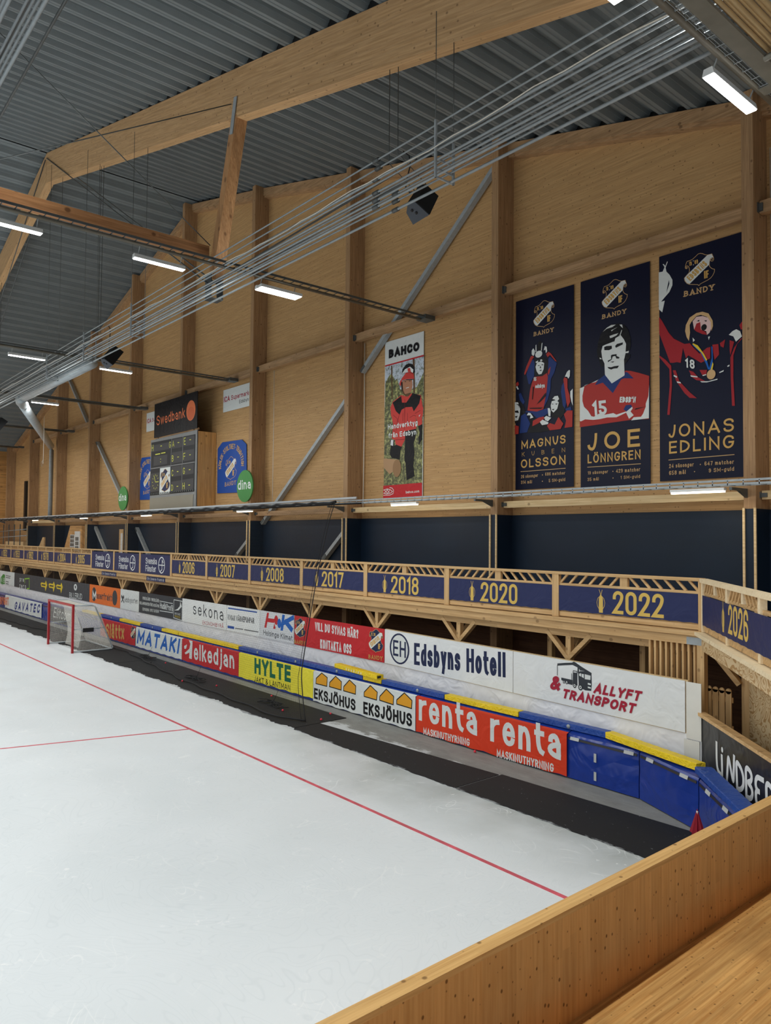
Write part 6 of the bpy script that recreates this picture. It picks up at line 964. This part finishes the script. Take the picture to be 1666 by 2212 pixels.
GN = ['warm tube lamp under the cable ladder below the medal poster', 'warm tube lamp under the cable ladder below the lumberjack poster', 'warm tube lamp under the cable ladder below the larger green disc', 'small warm tube lamp under the left part of the scoreboard', 'small warm tube lamp left of the smaller green disc', 'faint warm tube lamp near the far left corner']
for gx, l in zip(GAL_LAMP_X, GN):
    t = thing('tube_lamp', (gx, 15.95, 6.2), l, 'lamp', 'warm tube lamps over the gallery')
    m = MB(); m.box(gx - .62, gx + .62, 15.89, 16.01, 6.24, 6.3); m.build('housing', M_WHITE, t)
    m = MB(); m.box(gx - .6, gx + .6, 15.9, 16.0, 6.2, 6.24); m.build('tube', M_LAMPW, t)
m = MB(); m.tube([(-19.9, 15.55, 6.5), (-45, 15.55, 6.46), (-70, 15.55, 6.44)], .045, 10); t = one('net_roller', m, plain('roller_pole', rgb(184, 186, 188), .4), 'pale pole carrying the rolled net along the cable ladder', 'pole')
m = MB(); pts = [(-21 - k * .35, 15.5, 6.4 - .05 * abs(math.sin(k * .9)) - .02 * math.sin(k * 2.7)) for k in range(140)]; m.tube(pts, .05, 6); m.build('net_roll', M_ROPE, t)
# white hanging cords
for x_, y_, za, zb, l in ((-26.3, 16.2, 12.0, 6.3, 'thin white cord hanging from the lamp right of the roof strut'), (-44.9, 12.5, 11.9, 9.2, 'thin white cord hanging by the smaller loudspeaker lamp')):
    m = MB(); m.tube([(x_, y_, za), (x_ + .02, y_, (za + zb) / 2), (x_, y_, zb)], .012, 5); m.tube([(x_ - .1, y_, zb + .1), (x_ - .02, y_, zb - .05), (x_ - .3, y_, zb - .15), (x_ - .35, y_, zb + .1), (x_, y_, zb + .2)], .01, 5); one('hanging_cord', m, M_CORD, l, 'cord')
m = MB(); m.tube([(-7.06, 17.22, 14), (-7.05, 17.22, 9), (-7.03, 17.2, 6.4)], .012, 5); one('wall_cable', m, M_CORD, 'pale cable clipped down the wall right of the medal poster', 'cable')
m = MB(); m.tube([(-21.62, 17.22, 12.4), (-21.6, 17.22, 9), (-21.6, 17.2, 6.1)], .02, 5); one('wall_cable', m, M_CORD, 'pale cable running down beside the column left of the lumberjack poster', 'cable')

# ================================================================== GOAL
t = thing('bandy_goal', (-35.6, 11.6, 0), 'bandy goal with red front frame and white netting', 'goal')
xa, xb, yf, h = -37.35, -33.87, 10.82, 2.12
for x_, l in ((xa, 0), (xb, 0)): m = MB(); m.box(x_ - .045, x_ + .045, yf - .045, yf + .045, 0.002, h); m.build('post', M_REDP, t)
m = MB(); m.box(xa + .045, xb - .045, yf - .045, yf + .045, h - .09, h); m.build('crossbar', M_REDP, t)
for x_ in (xa, xb):
    m = MB(); m.tube([(x_, yf + .05, h - .05), (x_, 11.6, h - .07), (x_, 11.72, h - .1), (x_, 11.8, h - .22), (x_, 12.55, .2), (x_, 12.6, .12), (x_, 12.55, .06), (x_, 12.4, .052), (x_, yf + .05, .052)], .032, 8); m.build('side_frame', M_STEEL, t)
    m = MB(); m.tube([(x_, yf + .05, 1.02), (x_, 12.18, 1.02)], .022, 7); m.build('middle_bar', M_STEEL, t)
m = MB(); m.tube([(xa, 12.55, .06), (xb, 12.55, .06)], .032, 8); m.tube([(xa, 11.7, h - .1), (xb, 11.7, h - .1)], .025, 8); m.build('back_bar', M_STEEL, t)
def netting(mb, grid, w):
    """grid: rows of 3D points; thin flat strands along both directions"""
    for row in grid:
        for a, b in zip(row[:-1], row[1:]): a = Vector(a); b = Vector(b); d = (b - a).normalized(); s = d.cross(Vector((.76, -.64, .12))).normalized() * (w / 2); mb.face([a - s, a + s, b + s, b - s])
    for c in range(len(grid[0])):
        for r1, r2 in zip(grid[:-1], grid[1:]): a = Vector(r1[c]); b = Vector(r2[c]); d = (b - a).normalized(); s = d.cross(Vector((.76, -.64, .12))).normalized() * (w / 2); mb.face([a - s, a + s, b + s, b - s])
def sidepath(k):  # back outline of the goal from top front down to the floor
    P_ = [(yf + .05, h - .06), (11.7, h - .08), (11.85, h - .2), (12.55, .06)]
    L = [math.dist(P_[i], P_[i + 1]) for i in range(3)]; s = k * sum(L)
    for i in range(3):
        if s <= L[i] or i == 2: f = min(s / L[i], 1); return (P_[i][0] + (P_[i + 1][0] - P_[i][0]) * f, P_[i][1] + (P_[i + 1][1] - P_[i][1]) * f)
        s -= L[i]
m = MB(); nr, ncol = 46, 56
netting(m, [[(xa + (xb - xa) * c / ncol, sidepath(r / nr)[0] + .06 * math.sin(math.pi * r / nr), sidepath(r / nr)[1] - .05 * math.sin(math.pi * c / ncol) * math.sin(math.pi * r / nr)) for c in range(ncol + 1)] for r in range(nr + 1)], .007); m.build('back_net', M_GNET, t)
for x_ in (xa, xb):
    m = MB(); rows = []
    for r in range(36):
        z = .05 + (h - .12) * r / 35; yb = 11.75 + (12.55 - 11.75) * (1 - min(1, (z - .05) / 1.85)); rows.append([(x_ + .03 * math.sin(c * .3), yf + .05 + (yb - yf - .05) * c / 26, z) for c in range(27)])
    netting(m, rows, .0075); m.build('side_net', M_GNET, t)
m = MB(); rows = [[(xa + .8 + .036 * c, 11.35 + .1 * math.sin(r * .12), .1 + (h - .3) * r / 40) for c in range(52)] for r in range(41)]; netting(m, rows, .0045); m.build('inner_net', M_GNET, t)
m = MB(); m.box(xb - .02, xb + .03, 11.25, 11.72, .88, 1.06); o = m.build('sign_plate', M_BLACK, t); o['label'] = 'small dark sign plate on the side of the goal'

# ================================================================== SAFETY NET
BOT = [(-17.4, 11.9), (-18.2, 11.55), (-25.2, 11.85), (-32.5, 12.75), (-38.5, 12.85), (-44, 12.0), (-50, 11.75), (-71, 11.8)]
def ybot(x):
    for (a, ya), (b, yb) in zip(BOT[:-1], BOT[1:]):
        if b <= x <= a: f = (a - x) / (a - b); return ya + (yb - ya) * f
    return 11.8
def net_pt(u, v):
    """u metres to the left of the free end, v 0 at the pole .. 1 at the floor"""
    xe = -20.87 + 3.47 * v ** 1.25; x = xe - u
    yb = ybot(max(x, -71)); y = 15.4 + (yb - 15.4) * v; z = 6.36 * (1 - v) + .03
    z += .12 * v * (1 - v) * math.sin(u * .8); y += .1 * math.sin(u * 1.9) * v * v * (1 - v) * 4 * .35
    y = min(y, 14.34 if z < 4.5 else 14.34 + (z - 4.5) * .6)
    return Vector((x, y, z))
t = thing('safety_net', (-40, 13.5, 0), 'large black safety net hanging in front of the gallery and banners', 'net')
m = MB(); cell = .065; nv = 22; nu = int(49.5 / cell)
def strand(a, b, w): 
    d = (b - a).normalized(); s = d.cross(Vector((.76, -.65, 0))).normalized() * (w / 2); m.face([a - s, a + s, b + s, b - s])
for i in range(nu + 1):
    u = i * cell; w = .0028 if u < 12 else .0027
    q = [net_pt(u, k / nv) for k in range(nv + 1)]
    for a, b in zip(q[:-1], q[1:]): strand(a, b, w)
nh = int(7.4 / cell)
for j in range(nh + 1):
    v = j / nh; q = [net_pt(49.5 * (k / 60) ** 1.2, v) for k in range(61)]
    for a, b in zip(q[:-1], q[1:]): strand(a, b, .0027)
m.build('mesh', M_NET, t)
m = MB(); m.tube([net_pt(0, k / 30) + Vector((0, -.01, 0)) for k in range(31)], .015, 6); m.tube([net_pt(.12, k / 30) + Vector((0, -.02, 0)) for k in range(31)], .007, 6); m.build('edge_rope', M_ROPE, t)
m = MB(); m.tube([net_pt(k * .3, 1) + Vector((0, -.03 + .05 * math.sin(k * .9), .035)) for k in range(166)], .024, 6); m.build('bottom_rope', M_ROPE, t)
for (hx, hy) in ((-19.5, 12.25), (-24.6, 12.2), (-30.2, 12.75)):
    m = MB()
    for k in range(4):
        ph = k * 1.7 + hx; m.tube([(hx + .55 * math.sin(s * .5 + ph) * (1 - s * .03) - .05 * s, hy + .12 * math.sin(s * 1.1 + ph * 2) + .03 * k, .05 + .02 * k + .015 * math.sin(s)) for s in range(14)], .013, 5)
    m.tube([(hx - .3, hy, .05), (hx - .28, hy + .12, .2), (hx - .22, hy + .22, .5)], .008, 5)
    m.build('cord_heap', M_ROPE, t)

# ================================================================== SMALL THINGS ON THE GROUND
BALLS = [((-17.3, 12.35), 'pink ball on the mat beside the free end of the net'), ((-17.75, 13.0), 'pink ball on the concrete below the first amber house'), ((-12.47, 13.45), 'pink ball at the foot of the rental banner'), ((-24.9, 11.75), 'pink ball on the mat below the plump-letter banner'), ((-20.9, 12.95), 'pink ball below the hunting and farming banner'), ((-30.4, 12.95), 'pink ball right of the goal, farther of two'), ((-28.9, 12.9), 'pink ball right of the goal, nearer of two'), ((-18.9, 12.1), 'pink ball caught in the net bottom below the farming banner'), ((-29.3, 12.45), 'dark ball on the mat right of the goal'), ((-23.4, 12.3), 'pink ball lying against the bottom rope of the net')]
for (bx, by), l in BALLS:
    m = MB(); m.ball((bx, by, .047 if by < 12.7 else .033), .033, 12); one('ball', m, M_BLACK if l.startswith('dark') else M_BALL, l, 'ball', 'stray balls')
t = thing('corner_flag', (-6.32, 12.3, 0), 'small dark red corner flag on a pole by the parapet', 'flag')
m = MB(); m.tube([(-6.32, 12.3, 0.0), (-6.32, 12.3, .6)], .016, 8); m.build('pole', M_CORD, t)
m = MB(); vs = [(-6.32, 12.3, .64)]
for k in range(16): a = 2 * math.pi * k / 16; rr = .125 if k % 2 else .07; vs.append((-6.32 + rr * math.cos(a), 12.3 + rr * math.sin(a), .22 + .03 * math.sin(k * 2.2)))
m.mesh(vs, [(0, 1 + k, 1 + (k + 1) % 16) for k in range(16)]); m.build('cloth', plain('flag_cloth', rgb(150, 20, 44), .7), t)

# ================================================================== HUT AND FAR CORNER
t = thing('hut', (-52, 16.6, 3.3), 'little wooden hut with a slanting side on the far gallery', 'hut')
m = MB(); m.prism([(-54.3, 16.42, 3.3), (-50.1, 16.42, 3.3), (-50.1, 16.42, 5.8), (-52.4, 16.42, 5.8)], (0, .8, 0)); m.build('walls', M_HUT, t)
m = MB(); m.box(-52.25, -51.4, 16.38, 16.42, 4.35, 5.2); w = m.build('window_frame', M_WHITE, t); m = MB()
for a in range(2):
    for b in range(3): m.box(-52.17 + a * .38, -51.86 + a * .38, 16.37, 16.38, 4.42 + b * .26, 4.63 + b * .26)
m.build('panes', M_GLASS, w)
m = MB(); m.box(-51.3, -50.3, 16.37, 16.42, 3.32, 5.42); w = m.build('door', M_WHITE, t); m = MB()
for a in range(2):
    for b in range(4): m.box(-51.1 + a * .33, -50.84 + a * .33, 16.36, 16.37, 3.9 + b * .3, 4.14 + b * .3)
m.build('panes', M_GLASS, w)
m = MB(); m.box(-45.6, -44.95, 17.2, 17.24, 3.3, 5.55); m.build('x', M_RAILV); d_ = bpy.data.objects['x']; d_.name = 'door_1'; struct(d_, 'narrow doorway in the navy cladding below the smaller green disc', 'door')
m = MB(); m.box(-45.3, -45.0, 17.18, 17.2, 3.3, 5.3); m.build('leaf', M_WHITE, d_)
m = MB(); m.prism([(-57.9, 15.6, 3.3), (-55.4, 15.6, 3.3), (-55.4, 15.6, 5.0), (-55.7, 15.6, 5.0)], (0, .1, 0)); one('stair_side', m, M_RAIL, 'sloping wooden stair side on the far gallery', 'stairs')
m = MB(); m.box(-66.6, -66.2, 17.1, 17.28, 5.5, 9.6); one('cable_duct', m, M_BLACK, 'black vertical cable duct on the wall in the far corner', 'duct')
t = thing('far_railing', (-66, 15.8, 3.3), 'thin steel railing and frames at the far left end of the gallery', 'railing')
for x_ in (-69, -67.3, -65.6, -63.9): m = MB(); m.tube([(x_, 16.2, 3.3), (x_, 16.2, 6.0)], .04, 6); m.build('post', M_STEELD, t)
for z in (4.9, 5.4): m = MB(); m.tube([(-71, 16.2, z), (-62, 16.2, z + .2)], .035, 6); m.build('rail', M_STEEL, t)
m = MB(); m.box(-70, -64.5, 16.6, 17.0, 3.3, 4.6); one('far_counter', m, M_PALE, 'pale counter at the far left end of the gallery', 'counter')
